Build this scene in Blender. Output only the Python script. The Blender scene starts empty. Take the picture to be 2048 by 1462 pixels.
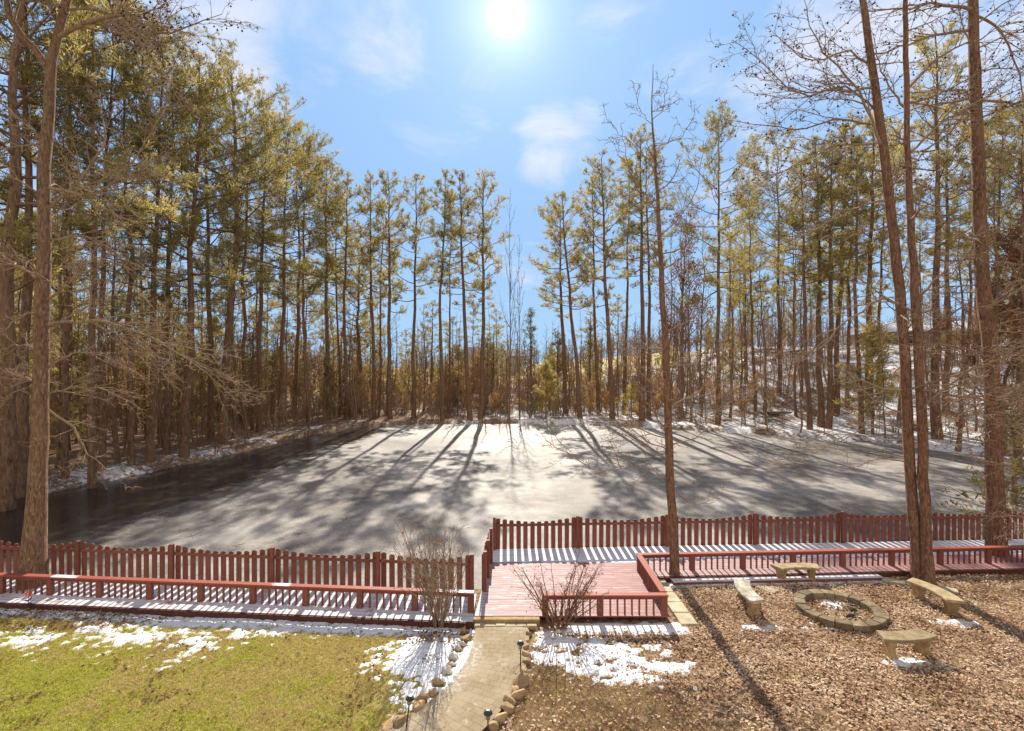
import bpy, math, random
import numpy as np
from mathutils import Vector, Matrix, Euler

S = bpy.context.scene
COL = S.collection
F = 1024.0                      # focal length in photo pixels (2048 wide)
CAMH = 6.0                      # camera height above the deck boards (z = 0)
YH = 731.0
R = math.radians
SUN_EL, SUN_AZ = R(34.4), R(-0.6)
SUN = Vector((math.sin(SUN_AZ)*math.cos(SUN_EL), math.cos(SUN_AZ)*math.cos(SUN_EL), math.sin(SUN_EL)))

def PX(px, Z): return (px-1024.0)/F*Z
def PZ(py, Z): return CAMH-(py-YH)/F*Z
def P3(px, py, Z): return np.array((PX(px, Z), Z, PZ(py, Z)))

# ------------------------------------------------------------------ meshes
def mesh_np(name, verts, quads=None, tris=None, smooth=False):
    me = bpy.data.meshes.new(name)
    verts = np.asarray(verts, dtype=np.float32).reshape(-1, 3)
    nq = 0 if quads is None else len(quads)
    nt = 0 if tris is None else len(tris)
    loops = []
    if nq: loops.append(np.asarray(quads, dtype=np.int32).reshape(-1))
    if nt: loops.append(np.asarray(tris, dtype=np.int32).reshape(-1))
    loops = np.concatenate(loops)
    me.vertices.add(len(verts)); me.vertices.foreach_set('co', verts.reshape(-1))
    me.loops.add(len(loops)); me.loops.foreach_set('vertex_index', loops)
    me.polygons.add(nq+nt)
    starts = np.concatenate([np.arange(nq)*4, nq*4+np.arange(nt)*3]).astype(np.int32)
    me.polygons.foreach_set('loop_start', starts)
    if smooth: me.polygons.foreach_set('use_smooth', np.ones(nq+nt, dtype=bool))
    me.update(calc_edges=True)
    return me

def link(name, me, mat, parent=None, loc=None):
    o = bpy.data.objects.new(name, me)
    COL.objects.link(o)
    if mat is not None and me is not None and len(me.materials) == 0: me.materials.append(mat)
    if parent is not None: o.parent = parent
    if loc is not None: o.location = loc
    return o

def tag(o, label=None, cat=None, group=None, kind=None):
    if label: o['label'] = label
    if cat: o['category'] = cat
    if group: o['group'] = group
    if kind: o['kind'] = kind
    return o

def empty(name, loc=(0, 0, 0), rz=0):
    o = bpy.data.objects.new(name, None); COL.objects.link(o)
    o.location = loc; o.rotation_euler = (0, 0, rz); o.empty_display_size = 0.3
    return o

KIDS = {}
def copy_tree(o, parent=None):
    c = o.copy(); COL.objects.link(c); c.parent = parent
    for ch in [k for k in bpy.data.objects if k.parent == o] if o.name not in KIDS else KIDS[o.name]:
        d = ch.copy(); COL.objects.link(d); d.parent = c
    return c

class MB:
    def __init__(s): s.v = []; s.f = []
    def add(s, vs, fs):
        b = len(s.v); s.v += [tuple(v) for v in vs]; s.f += [tuple(b+i for i in f) for f in fs]; return s
    def box(s, x0, x1, y0, y1, z0, z1, bev=0.0):
        if bev <= 0:
            vs = [(x, y, z) for z in (z0, z1) for y in (y0, y1) for x in (x0, x1)]
            return s.add(vs, [(0, 2, 3, 1), (4, 5, 7, 6), (0, 1, 5, 4), (2, 6, 7, 3), (0, 4, 6, 2), (1, 3, 7, 5)])
        b = bev
        vs = []
        for z, ins in ((z0, b), (z0+b, 0), (z1-b, 0), (z1, b)):
            vs += [(x0+ins+(b if ins == 0 else 0), y0+ins, z), (x1-ins-(b if ins == 0 else 0), y0+ins, z), (x1-ins, y0+ins+(b if ins == 0 else 0), z), (x1-ins, y1-ins-(b if ins == 0 else 0), z),
                   (x1-ins-(b if ins == 0 else 0), y1-ins, z), (x0+ins+(b if ins == 0 else 0), y1-ins, z), (x0+ins, y1-ins-(b if ins == 0 else 0), z), (x0+ins, y0+ins+(b if ins == 0 else 0), z)]
        fs = [tuple(range(7, -1, -1)), tuple(range(24, 32))]
        for k in range(3):
            for i in range(8):
                j = (i+1) % 8
                fs.append((k*8+i, k*8+j, k*8+8+j, k*8+8+i))
        return s.add(vs, fs)
    def obox(s, p0, p1, w, z0, z1):
        """a box along the ground line p0-p1, w wide"""
        p0 = np.array(p0[:2], float); p1 = np.array(p1[:2], float)
        t = (p1-p0)/np.linalg.norm(p1-p0); n = np.array((-t[1], t[0]))*w/2
        c = [p0-n, p1-n, p1+n, p0+n]
        vs = [(q[0], q[1], z) for z in (z0, z1) for q in c]
        return s.add(vs, [(3, 2, 1, 0), (4, 5, 6, 7), (0, 1, 5, 4), (1, 2, 6, 5), (2, 3, 7, 6), (3, 0, 4, 7)])
    def prism(s, poly, thick, M=None):
        """poly in local XZ, extruded +-thick/2 in Y, then transformed by M"""
        n = len(poly)
        vs = [Vector((x, -thick/2, z)) for x, z in poly]+[Vector((x, thick/2, z)) for x, z in poly]
        if M is not None: vs = [M @ v for v in vs]
        fs = [tuple(range(n)), tuple(range(2*n-1, n-1, -1))]
        for i in range(n):
            j = (i+1) % n
            fs.append((j, i, n+i, n+j))
        return s.add(vs, fs)
    def lathe(s, prof, k=16, c=(0, 0, 0)):
        vs = []; fs = []
        for r, z in prof:
            for i in range(k):
                a = 2*math.pi*i/k; vs.append((c[0]+r*math.cos(a), c[1]+r*math.sin(a), c[2]+z))
        for j in range(len(prof)-1):
            for i in range(k):
                i2 = (i+1) % k
                fs.append((j*k+i, j*k+i2, (j+1)*k+i2, (j+1)*k+i))
        fs.append(tuple(range(k-1, -1, -1))); fs.append(tuple((len(prof)-1)*k+i for i in range(k)))
        return s.add(vs, fs)
    def build(s, name, mat, parent=None, smooth=False, loc=None):
        me = bpy.data.meshes.new(name); me.from_pydata(s.v, [], s.f)
        if smooth: me.polygons.foreach_set('use_smooth', np.ones(len(me.polygons), dtype=bool))
        me.update()
        return link(name, me, mat, parent, loc)

class TB:
    """collects tapering tubes"""
    def __init__(s): s.v = []; s.q = []; s.n = 0
    def tube(s, pts, rad, k=5, rough=0.0, rng=None):
        pts = np.asarray(pts, float); rad = np.asarray(rad, float); n = len(pts)
        t = np.gradient(pts, axis=0); t /= np.linalg.norm(t, axis=1)[:, None]+1e-9
        m = np.abs(t.mean(0)); ref = np.eye(3)[int(np.argmin(m))]
        u = np.cross(t, ref); u /= np.linalg.norm(u, axis=1)[:, None]+1e-9
        w = np.cross(t, u)
        a = np.arange(k)*2*math.pi/k
        r = np.repeat(rad[:, None], k, 1)
        if rough and rng is not None: r = r*(1+rng.normal(0, rough, r.shape))
        ring = pts[:, None, :]+r[:, :, None]*(np.cos(a)[None, :, None]*u[:, None, :]+np.sin(a)[None, :, None]*w[:, None, :])
        s.v.append(ring.reshape(-1, 3))
        i = np.arange(k); j = (i+1) % k
        base = (np.arange(n-1)*k)[:, None]+s.n
        q = np.stack([base+i, base+j, base+k+j, base+k+i], -1).reshape(-1, 4)
        s.q.append(q); s.n += n*k
    def mesh(s, name): return mesh_np(name, np.concatenate(s.v), quads=np.concatenate(s.q), smooth=True)

def resample(pts, n):
    pts = np.asarray(pts, float)
    d = np.concatenate([[0], np.cumsum(np.linalg.norm(np.diff(pts, axis=0), axis=1))])
    # Catmull-like smoothing through cubic interpolation of each coordinate
    x = np.linspace(0, d[-1], n)
    m = np.gradient(pts, d, axis=0) if len(pts) > 2 else np.repeat(((pts[1]-pts[0])/d[-1])[None], 2, 0)
    k = np.clip(np.searchsorted(d, x, side='right')-1, 0, len(d)-2)
    h = (d[k+1]-d[k])[:, None]; t = ((x-d[k])[:, None])/h
    return ((2*t**3-3*t**2+1)*pts[k]+(t**3-2*t**2+t)*h*m[k]+(-2*t**3+3*t**2)*pts[k+1]+(t**3-t**2)*h*m[k+1])

def smooth01(x): x = np.clip(x, 0, 1); return x*x*(3-2*x)
def sstep(a, b, x): return smooth01((np.asarray(x, float)-a)/(b-a))

# value noise
_rs = np.random.RandomState(7); _T = _rs.rand(256, 256)
def vnoise(x, y):
    xi = np.floor(x).astype(int); yi = np.floor(y).astype(int); fx = smooth01(x-xi); fy = smooth01(y-yi)
    g = lambda a, b: _T[a & 255, b & 255]
    return (g(xi, yi)*(1-fx)+g(xi+1, yi)*fx)*(1-fy)+(g(xi, yi+1)*(1-fx)+g(xi+1, yi+1)*fx)*fy
def fbm(x, y, o=4):
    v = 0; a = .5; s = 0
    for i in range(o):
        v = v+a*vnoise(x*2**i+17.3*i, y*2**i+5.1*i); s += a; a *= .5
    return v/s

# ------------------------------------------------------------------ materials
def new_mat(name):
    m = bpy.data.materials.new(name); m.use_nodes = True
    nt = m.node_tree; b = nt.nodes['Principled BSDF']
    return m, nt, b
def N(nt, t, **kw):
    n = nt.nodes.new(t)
    for k, v in kw.items(): setattr(n, k, v)
    return n
def noise(nt, vec, scale, detail=4, rough=.55, dist=0):
    n = N(nt, 'ShaderNodeTexNoise'); n.inputs['Scale'].default_value = scale
    n.inputs['Detail'].default_value = detail; n.inputs['Roughness'].default_value = rough; n.inputs['Distortion'].default_value = dist
    if vec is not None: nt.links.new(vec, n.inputs['Vector'])
    return n.outputs['Fac']
def ramp(nt, fac, stops):
    r = N(nt, 'ShaderNodeValToRGB'); e = r.color_ramp.elements
    while len(e) < len(stops): e.new(0.5)
    for el, (p, c) in zip(e, stops):
        el.position = p; el.color = (c[0], c[1], c[2], 1) if not isinstance(c, (int, float)) else (c, c, c, 1)
    nt.links.new(fac, r.inputs['Fac']); return r.outputs['Color']
def mix(nt, fac, a, b):
    m = N(nt, 'ShaderNodeMix', data_type='RGBA')
    for sock, v in ((m.inputs[0], fac), (m.inputs[6], a), (m.inputs[7], b)):
        if isinstance(v, (int, float)): sock.default_value = v
        elif isinstance(v, tuple): sock.default_value = (v[0], v[1], v[2], 1)
        else: nt.links.new(v, sock)
    return m.outputs[2]
def mth(nt, op, a, b=0.0, c=None):
    m = N(nt, 'ShaderNodeMath', operation=op)
    for i, v in enumerate((a, b) if c is None else (a, b, c)):
        if isinstance(v, (int, float)): m.inputs[i].default_value = v
        else: nt.links.new(v, m.inputs[i])
    return m.outputs[0]
def mrange(nt, v, a, b, c=0.0, d=1.0):
    m = N(nt, 'ShaderNodeMapRange', interpolation_type='SMOOTHSTEP')
    m.inputs[1].default_value = a; m.inputs[2].default_value = b; m.inputs[3].default_value = c; m.inputs[4].default_value = d
    nt.links.new(v, m.inputs[0]); return m.outputs[0]
def ocoord(nt, scale=(1, 1, 1)):
    t = N(nt, 'ShaderNodeTexCoord'); mp = N(nt, 'ShaderNodeMapping'); mp.inputs['Scale'].default_value = scale
    nt.links.new(t.outputs['Object'], mp.inputs['Vector']); return mp.outputs['Vector']
def wpos(nt):
    g = N(nt, 'ShaderNodeNewGeometry'); return g.outputs['Position']
def bump(nt, b, h, strength=.5, dist=.02):
    n = N(nt, 'ShaderNodeBump'); n.inputs['Strength'].default_value = strength; n.inputs['Distance'].default_value = dist
    nt.links.new(h, n.inputs['Height']); nt.links.new(n.outputs['Normal'], b.inputs['Normal'])
def setb(b, rough=.8, spec=.3):
    b.inputs['Roughness'].default_value = rough; b.inputs['Specular IOR Level'].default_value = spec

M = {}
def bark(name, c0, c1, c2, sc=1.0, lichen=0.0):
    m, nt, b = new_mat(name); setb(b, .95, .15)
    v = ocoord(nt, (7*sc, 7*sc, 1.6*sc)); f = noise(nt, v, 1.6, 6, .65, .6)
    v2 = ocoord(nt, (1, 1, .5)); g = noise(nt, v2, 1.1, 3)
    c = ramp(nt, f, [(.32, c0), (.52, c1), (.72, c2)])
    c = mix(nt, mrange(nt, g, .45, .75, 0, .55), c, tuple(x*1.35 for x in c1))
    if lichen:
        l = noise(nt, ocoord(nt, (3, 3, 2)), 4, 5, .7)
        c = mix(nt, mrange(nt, l, .55, .7, 0, lichen), c, (.42, .40, .30))
    nt.links.new(c, b.inputs['Base Color']); bump(nt, b, f, .8, .03*1.0)
    M[name] = m
bark('pine_bark', (.085, .048, .030), (.235, .135, .082), (.38, .25, .16))
bark('grey_bark', (.08, .045, .028), (.25, .145, .088), (.42, .29, .19), 2.4, .45)
bark('red_bark', (.07, .036, .023), (.235, .125, .078), (.42, .27, .18), 2.2, .25)
bark('twig_bark', (.19, .12, .078), (.34, .235, .155), (.46, .345, .245), 1.2)
bark('dark_twig', (.13, .078, .05), (.27, .17, .11), (.38, .26, .18), 1.2)
bark('brown_twig', (.17, .10, .055), (.27, .165, .09), (.38, .25, .145), 1.2)

def leafy(name, cols, trans, tmix=.45, spec=True):
    m, nt, b = new_mat(name); nt.nodes.remove(b)
    out = nt.nodes['Material Output']
    g = N(nt, 'ShaderNodeNewGeometry'); oi = N(nt, 'ShaderNodeObjectInfo')
    cl = mrange(nt, noise(nt, ocoord(nt), .9, 3, .6), .32, .68)
    r = mth(nt, 'ADD', mth(nt, 'MULTIPLY_ADD', g.outputs['Random Per Island'], .42, mth(nt, 'MULTIPLY', oi.outputs['Random'], .2)), mth(nt, 'MULTIPLY', cl, .38))
    c = ramp(nt, r, [(i/(len(cols)-1), k) for i, k in enumerate(cols)])
    tc = mix(nt, 1.0, c, trans); 
    mm = N(nt, 'ShaderNodeMix', data_type='RGBA', blend_type='MULTIPLY'); mm.inputs[0].default_value = 1
    nt.links.new(c, mm.inputs[6]); mm.inputs[7].default_value = (*trans, 1)
    d = N(nt, 'ShaderNodeBsdfDiffuse'); t = N(nt, 'ShaderNodeBsdfTranslucent'); ms = N(nt, 'ShaderNodeMixShader'); ms.inputs[0].default_value = tmix
    nt.links.new(c, d.inputs['Color']); nt.links.new(mm.outputs[2], t.inputs['Color'])
    nt.links.new(d.outputs[0], ms.inputs[1]); nt.links.new(t.outputs[0], ms.inputs[2]); nt.links.new(ms.outputs[0], out.inputs['Surface'])
    M[name] = m
leafy('pine_needles', [(.10, .088, .036), (.25, .212, .085), (.42, .35, .155), (.60, .50, .27)], (1.45, 1.4, 1.05), .52)
leafy('pale_needles', [(.30, .26, .10), (.42, .36, .16), (.52, .45, .22)], (1.35, 1.2, .85), .5)
leafy('cedar_needles', [(.11, .10, .045), (.20, .17, .08), (.30, .24, .13)], (1.3, 1.2, .8), .4)
leafy('rust_leaves', [(.16, .085, .045), (.26, .145, .08), (.34, .20, .12)], (1.4, 1.1, .8), .4)
leafy('yellow_leaves', [(.40, .34, .06), (.50, .42, .10), (.34, .33, .08)], (1.2, 1.1, .7), .45)
leafy('tan_leaves', [(.20, .12, .06), (.34, .22, .11), (.45, .31, .17), (.54, .40, .24)], (1.4, 1.2, .85), .5)
leafy('lawn_leaves', [(.07, .035, .02), (.16, .085, .045), (.26, .15, .08), (.38, .24, .14)], (1, .8, .6), .12)
leafy('litter', [(.07, .036, .022), (.23, .125, .07), (.50, .325, .20), (.68, .49, .335), (.80, .65, .49), (.34, .165, .085)], (1, .8, .6), .15)
leafy('straw', [(.28, .19, .09), (.46, .33, .17), (.60, .46, .26), (.70, .57, .35)], (1, .9, .6), .25)

def grass_mat():
    m, nt, b = new_mat('lawn_grass'); nt.nodes.remove(b); out = nt.nodes['Material Output']
    g = N(nt, 'ShaderNodeNewGeometry'); p = g.outputs['Position']; r = g.outputs['Random Per Island']
    green = ramp(nt, r, [(0, (.30, .33, .03)), (.5, (.52, .54, .06)), (1, (.66, .65, .14))])
    dry = ramp(nt, r, [(0, (.42, .32, .10)), (.5, (.62, .50, .19)), (1, (.74, .62, .30))])
    n1 = noise(nt, p, .75, 4, .6); n2 = noise(nt, p, 5, 3, .6)
    sx = N(nt, 'ShaderNodeSeparateXYZ'); nt.links.new(p, sx.inputs[0])
    yg = mth(nt, 'MULTIPLY', mth(nt, 'SUBTRACT', sx.outputs['Y'], 10.4), -.045)
    xg = mth(nt, 'MULTIPLY', mth(nt, 'ADD', sx.outputs['X'], 5.6), -.032)
    s = mth(nt, 'ADD', mth(nt, 'ADD', n1, mth(nt, 'MULTIPLY', mth(nt, 'SUBTRACT', n2, .5), .85)), mth(nt, 'ADD', yg, xg))
    s = mth(nt, 'ADD', s, mth(nt, 'MULTIPLY', mth(nt, 'SUBTRACT', r, .5), .16))
    c = mix(nt, mrange(nt, s, .46, .66), dry, green)
    d = N(nt, 'ShaderNodeBsdfDiffuse'); t = N(nt, 'ShaderNodeBsdfTranslucent'); ms = N(nt, 'ShaderNodeMixShader'); ms.inputs[0].default_value = .4
    nt.links.new(c, d.inputs['Color']); nt.links.new(c, t.inputs['Color'])
    nt.links.new(d.outputs[0], ms.inputs[1]); nt.links.new(t.outputs[0], ms.inputs[2]); nt.links.new(ms.outputs[0], out.inputs['Surface'])
    M['lawn_grass'] = m
grass_mat()

def snow_mat():
    m, nt, b = new_mat('snow'); setb(b, .6, .3)
    f = noise(nt, wpos(nt), 30, 5, .6)
    c = ramp(nt, f, [(.3, (.72, .73, .76)), (.6, (.86, .87, .89))]); c = mix(nt, mrange(nt, noise(nt, wpos(nt), 12, 6, .8), .60, .74, 0, .65), c, (.34, .26, .17))
    nt.links.new(c, b.inputs['Base Color'])
    bump(nt, b, f, .5, .02); M['snow'] = m
snow_mat()

def paint(name, base, frost=None, rough=.62):
    """red deck paint; frost(nt, x, y, p) returns a 0-1 snow factor on upward faces"""
    m, nt, b = new_mat(name); setb(b, rough, .2)
    g = N(nt, 'ShaderNodeNewGeometry'); p = g.outputs['Position']
    mp = N(nt, 'ShaderNodeMapping'); mp.inputs['Scale'].default_value = (2, 14, 3); nt.links.new(p, mp.inputs['Vector'])
    f = noise(nt, mp.outputs['Vector'], 2.2, 5, .65)
    f2 = noise(nt, p, 1.3, 4, .6)
    c = ramp(nt, f, [(.25, tuple(x*.72 for x in base)), (.55, base), (.8, tuple(min(1, x*1.18+.02) for x in base))])
    c = mix(nt, mrange(nt, f2, .5, .8, 0, .35), c, tuple(x*.8+.05 for x in base))
    oi = N(nt, 'ShaderNodeObjectInfo'); ri = mth(nt, 'MULTIPLY_ADD', oi.outputs['Random'], .4, mth(nt, 'MULTIPLY', g.outputs['Random Per Island'], .25))
    c = mix(nt, ri, c, tuple(x*.62 for x in base))
    wr = N(nt, 'ShaderNodeMapping'); wr.inputs['Scale'].default_value = (9, 9, 1.2); nt.links.new(p, wr.inputs['Vector'])
    c = mix(nt, mrange(nt, noise(nt, wr.outputs['Vector'], 2.5, 6, .75), .54, .72, 0, .5), c, (.27, .165, .125))
    if frost is not None:
        sx = N(nt, 'ShaderNodeSeparateXYZ'); nt.links.new(p, sx.inputs[0])
        sn = N(nt, 'ShaderNodeSeparateXYZ'); nt.links.new(g.outputs['Normal'], sn.inputs[0])
        k = frost(nt, sx.outputs['X'], sx.outputs['Y'], p, f, g.outputs['Random Per Island'])
        k = mth(nt, 'MULTIPLY', k, mrange(nt, sn.outputs['Z'], .6, .9))
        c = mix(nt, k, c, (.78, .78, .81))
        nt.links.new(mrange(nt, k, 0, 1, rough, .8), b.inputs['Roughness'])
    nt.links.new(c, b.inputs['Base Color']); bump(nt, b, f, .25, .006); M[name] = m
RED = (.285, .100, .068)
paint('red_paint', RED)
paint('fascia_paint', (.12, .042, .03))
def fr_rail(nt, x, y, p, f, ri):
    n = noise(nt, p, .55, 3, .5); return mrange(nt, mth(nt, 'ADD', n, mth(nt, 'MULTIPLY', f, .12)), .66, .70)
paint('rail_cap_paint', (.42, .105, .066), fr_rail)
def fr_left(nt, x, y, p, f, ri):
    n = noise(nt, p, 2.5, 5, .65); return mth(nt, 'MINIMUM', mth(nt, 'MULTIPLY', mrange(nt, n, .30, .50, .3, 1), mrange(nt, ri, 0, 1, 1.15, .75)), .96)
paint('boards_snowy', RED, fr_left)
def fr_plat(nt, x, y, p, f, ri):
    a = mrange(nt, mth(nt, 'ADD', y, mth(nt, 'MULTIPLY', noise(nt, p, 2.0, 3), .35)), 15.72, 15.86)      # snow lying along the tall fence
    e = mrange(nt, mth(nt, 'ADD', x, mth(nt, 'MULTIPLY', f, .9)), -.05, -.40, 0, .8)
    mp = N(nt, 'ShaderNodeMapping'); mp.inputs['Scale'].default_value = (.9, 7, 1); nt.links.new(p, mp.inputs['Vector'])
    st = mrange(nt, noise(nt, mp.outputs['Vector'], 1.7, 5, .7), .52, .62, .22, .85)
    st = mth(nt, 'MULTIPLY', st, mrange(nt, x, 3.2, -.5, .5, 1.0))
    k = mth(nt, 'MAXIMUM', mth(nt, 'MAXIMUM', a, e), st); return mth(nt, 'MINIMUM', k, 1.0)
paint('boards_frosted', (.37, .125, .095), fr_plat)
def fr_right(nt, x, y, p, f, ri):
    a = mrange(nt, mth(nt, 'ADD', mth(nt, 'SUBTRACT', y, mth(nt, 'MULTIPLY', x, .05)), mth(nt, 'MULTIPLY', noise(nt, p, 2, 3), .3)), 15.62, 15.76)
    st = mrange(nt, f, .4, .7, .22, .5)
    st = mth(nt, 'MULTIPLY', st, mrange(nt, x, 7, 13, 1, .55))
    return mth(nt, 'MAXIMUM', a, st)
paint('boards_right', (.34, .10, .078), fr_right)

def stone(name, c0, c1, c2, sc=6, b_=.5):
    m, nt, b = new_mat(name); setb(b, .9, .2)
    v = ocoord(nt); f = noise(nt, v, sc, 6, .65); g = noise(nt, v, sc*.3, 3)
    oi = N(nt, 'ShaderNodeObjectInfo')
    c = ramp(nt, f, [(.3, c0), (.5, c1), (.72, c2)])
    c = mix(nt, mrange(nt, g, .4, .7, 0, .5), c, c0)
    hv = N(nt, 'ShaderNodeHueSaturation'); nt.links.new(c, hv.inputs['Color'])
    nt.links.new(mth(nt, 'MULTIPLY_ADD', oi.outputs['Random'], .5, .75), hv.inputs['Value'])
    nt.links.new(hv.outputs['Color'], b.inputs['Base Color']); bump(nt, b, f, b_, .03); M[name] = m
stone('edge_stone', (.30, .19, .095), (.52, .345, .18), (.66, .49, .30), 9)
stone('snowy_stone', (.42, .36, .29), (.60, .56, .50), (.80, .80, .80), 9)
stone('bench_stone', (.23, .165, .085), (.42, .32, .18), (.54, .44, .28), 8)
stone('bench_leg_stone', (.25, .16, .08), (.42, .28, .14), (.52, .38, .21), 8)
stone('bench_frost_stone', (.22, .19, .11), (.40, .37, .29), (.66, .65, .62), 6)
stone('pit_block', (.13, .095, .058), (.27, .205, .125), (.37, .30, .20), 9)
stone('mound', (.10, .07, .04), (.21, .15, .09), (.30, .23, .14), 7)
stone('paver_slab', (.32, .27, .17), (.46, .40, .27), (.58, .52, .38), 5)
stone('timber', (.22, .15, .075), (.42, .29, .14), (.55, .41, .22), 5)
stone('charcoal', (.02, .018, .016), (.06, .05, .04), (.14, .11, .09), 8)

def plain(name, col, rough=.5, spec=.4, metal=0.0):
    m, nt, b = new_mat(name); setb(b, rough, spec); b.inputs['Metallic'].default_value = metal
    f = noise(nt, ocoord(nt), 14, 4)
    nt.links.new(ramp(nt, f, [(.3, tuple(x*.8 for x in col)), (.7, tuple(min(1, x*1.15) for x in col))]), b.inputs['Base Color']); M[name] = m
plain('lamp_black', (.03, .028, .026), .4)
plain('lamp_cap', (.07, .065, .06), .5, .3, .2)
plain('lamp_lens', (.45, .43, .38), .25)
plain('orange_cloth', (.80, .14, .03), .7)
plain('house_brick', (.30, .20, .15), .9)
plain('house_siding', (.46, .43, .40), .8)
plain('grey_shingle', (.26, .27, .31), .9)
plain('window_dark', (.05, .06, .07), .15)
plain('white_trim', (.72, .71, .68), .6)
plain('weathered_wood', (.34, .24, .15), .9)
plain('rust_wood', (.42, .15, .06), .8)
plain('seed_ball', (.07, .045, .03), .95, .1)

# ------------------------------------------------------------------ terrain
POND = np.array([(-45, 17.5), (-30, 21.8), (-25.5, 24.8), (-21.6, 36.5), (-19.8, 48), (-17.5, 56), (-10, 58.8), (0, 59.6), (7, 58.6), (14, 56.0), (25, 49.5), (32.5, 43.8), (37, 36), (38, 28), (35, 19.2), (18, 18.6), (0, 17.6), (-1.0, 15.2), (-17, 15.7), (-45, 16.4)], float)
WZ = -0.8
def sdf(x, y):
    x = np.asarray(x, float); y = np.asarray(y, float)
    d = np.full(x.shape, 1e9); inside = np.zeros(x.shape, bool)
    n = len(POND)
    for i in range(n):
        a = POND[i]; b = POND[(i+1) % n]; e = b-a
        t = np.clip(((x-a[0])*e[0]+(y-a[1])*e[1])/(e@e), 0, 1)
        d = np.minimum(d, np.hypot(x-a[0]-t*e[0], y-a[1]-t*e[1]))
        c = (a[1] > y) != (b[1] > y)
        with np.errstate(divide='ignore', invalid='ignore'):
            inside ^= c & (x < (b[0]-a[0])*(y-a[1])/(b[1]-a[1]+1e-12)+a[0])
    return np.where(inside, -d, d)
def terrain(x, y):
    x = np.asarray(x, float); y = np.asarray(y, float)
    d = sdf(x, y)+(fbm(x*.35, y*.35, 3)-.5)*1.2*sstep(20, 30, y)
    dp = np.maximum(d, 0)
    cen = 3.3*smooth01(dp/55)
    hill = 6.4*smooth01(dp/40)*sstep(12, 42, x)
    leftf = 1-.72*sstep(-6, -24, x)
    far = -.35+cen*leftf+hill+(fbm(x*.12, y*.12, 3)-.5)*.9*smooth01(dp/8)
    near = -.15+(fbm(x*.5, y*.5, 3)-.5)*.06
    w = sstep(17, 27, y)
    prof = near*(1-w)+far*w
    b = smooth01(dp/1.1)
    h = WZ-.05+(prof-WZ+.05)*b
    return np.where(d < 0, WZ-.05+np.maximum(d*.45, -1.5), h)
def gz(x, y): return float(terrain(np.array([x]), np.array([y]))[0])

def graded(lo, a, b, hi, step, growth=1.18):
    mid = list(np.arange(a, b+1e-6, step)); s = step; v = b; up = []
    while v < hi: s *= growth; v += s; up.append(v)
    s = step; v = a; dn = []
    while v > lo: s *= growth; v -= s; dn.append(v)
    return np.array(dn[::-1]+mid+up)
gx = graded(-500, -46, 56, 500, .45); gy = graded(-40, 6, 90, 900, .45)
GX, GY = np.meshgrid(gx, gy); GZ = terrain(GX, GY)
nx, ny = len(gx), len(gy)
ii = (np.arange(ny-1)[:, None]*nx+np.arange(nx-1)[None, :]).reshape(-1)
quads = np.stack([ii, ii+1, ii+nx+1, ii+nx], -1)
me = mesh_np('ground', np.stack([GX, GY, GZ], -1).reshape(-1, 3), quads=quads, smooth=True)
D = sdf(GX, GY)
def attr(me, name, vals):
    a = me.attributes.new(name, 'FLOAT', 'POINT'); a.data.foreach_set('value', np.asarray(vals, np.float32).reshape(-1))
lawn = sstep(-.9, -1.6, GX+ (fbm(GX*1.5, GY*1.5, 3)-.5)*.8)*sstep(12.9, 12.5, GY)
far = sstep(17, 22, GY)
field = sstep(88, 100, GY+(fbm(GX*.1, GY*.1)-.5)*14)*sstep(70, 40, GX)
leftw = sstep(-14, -24, GX)*far
bankl = leftw*sstep(7, 2, D)
snowy = far*(.50+.10*sstep(-12, 4, GX)+.0*sstep(20, 34, GX)-.07*leftw+.13*bankl)
attr(me, 'lawn', lawn); attr(me, 'far', far); attr(me, 'field', field); attr(me, 'snowy', snowy)
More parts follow.
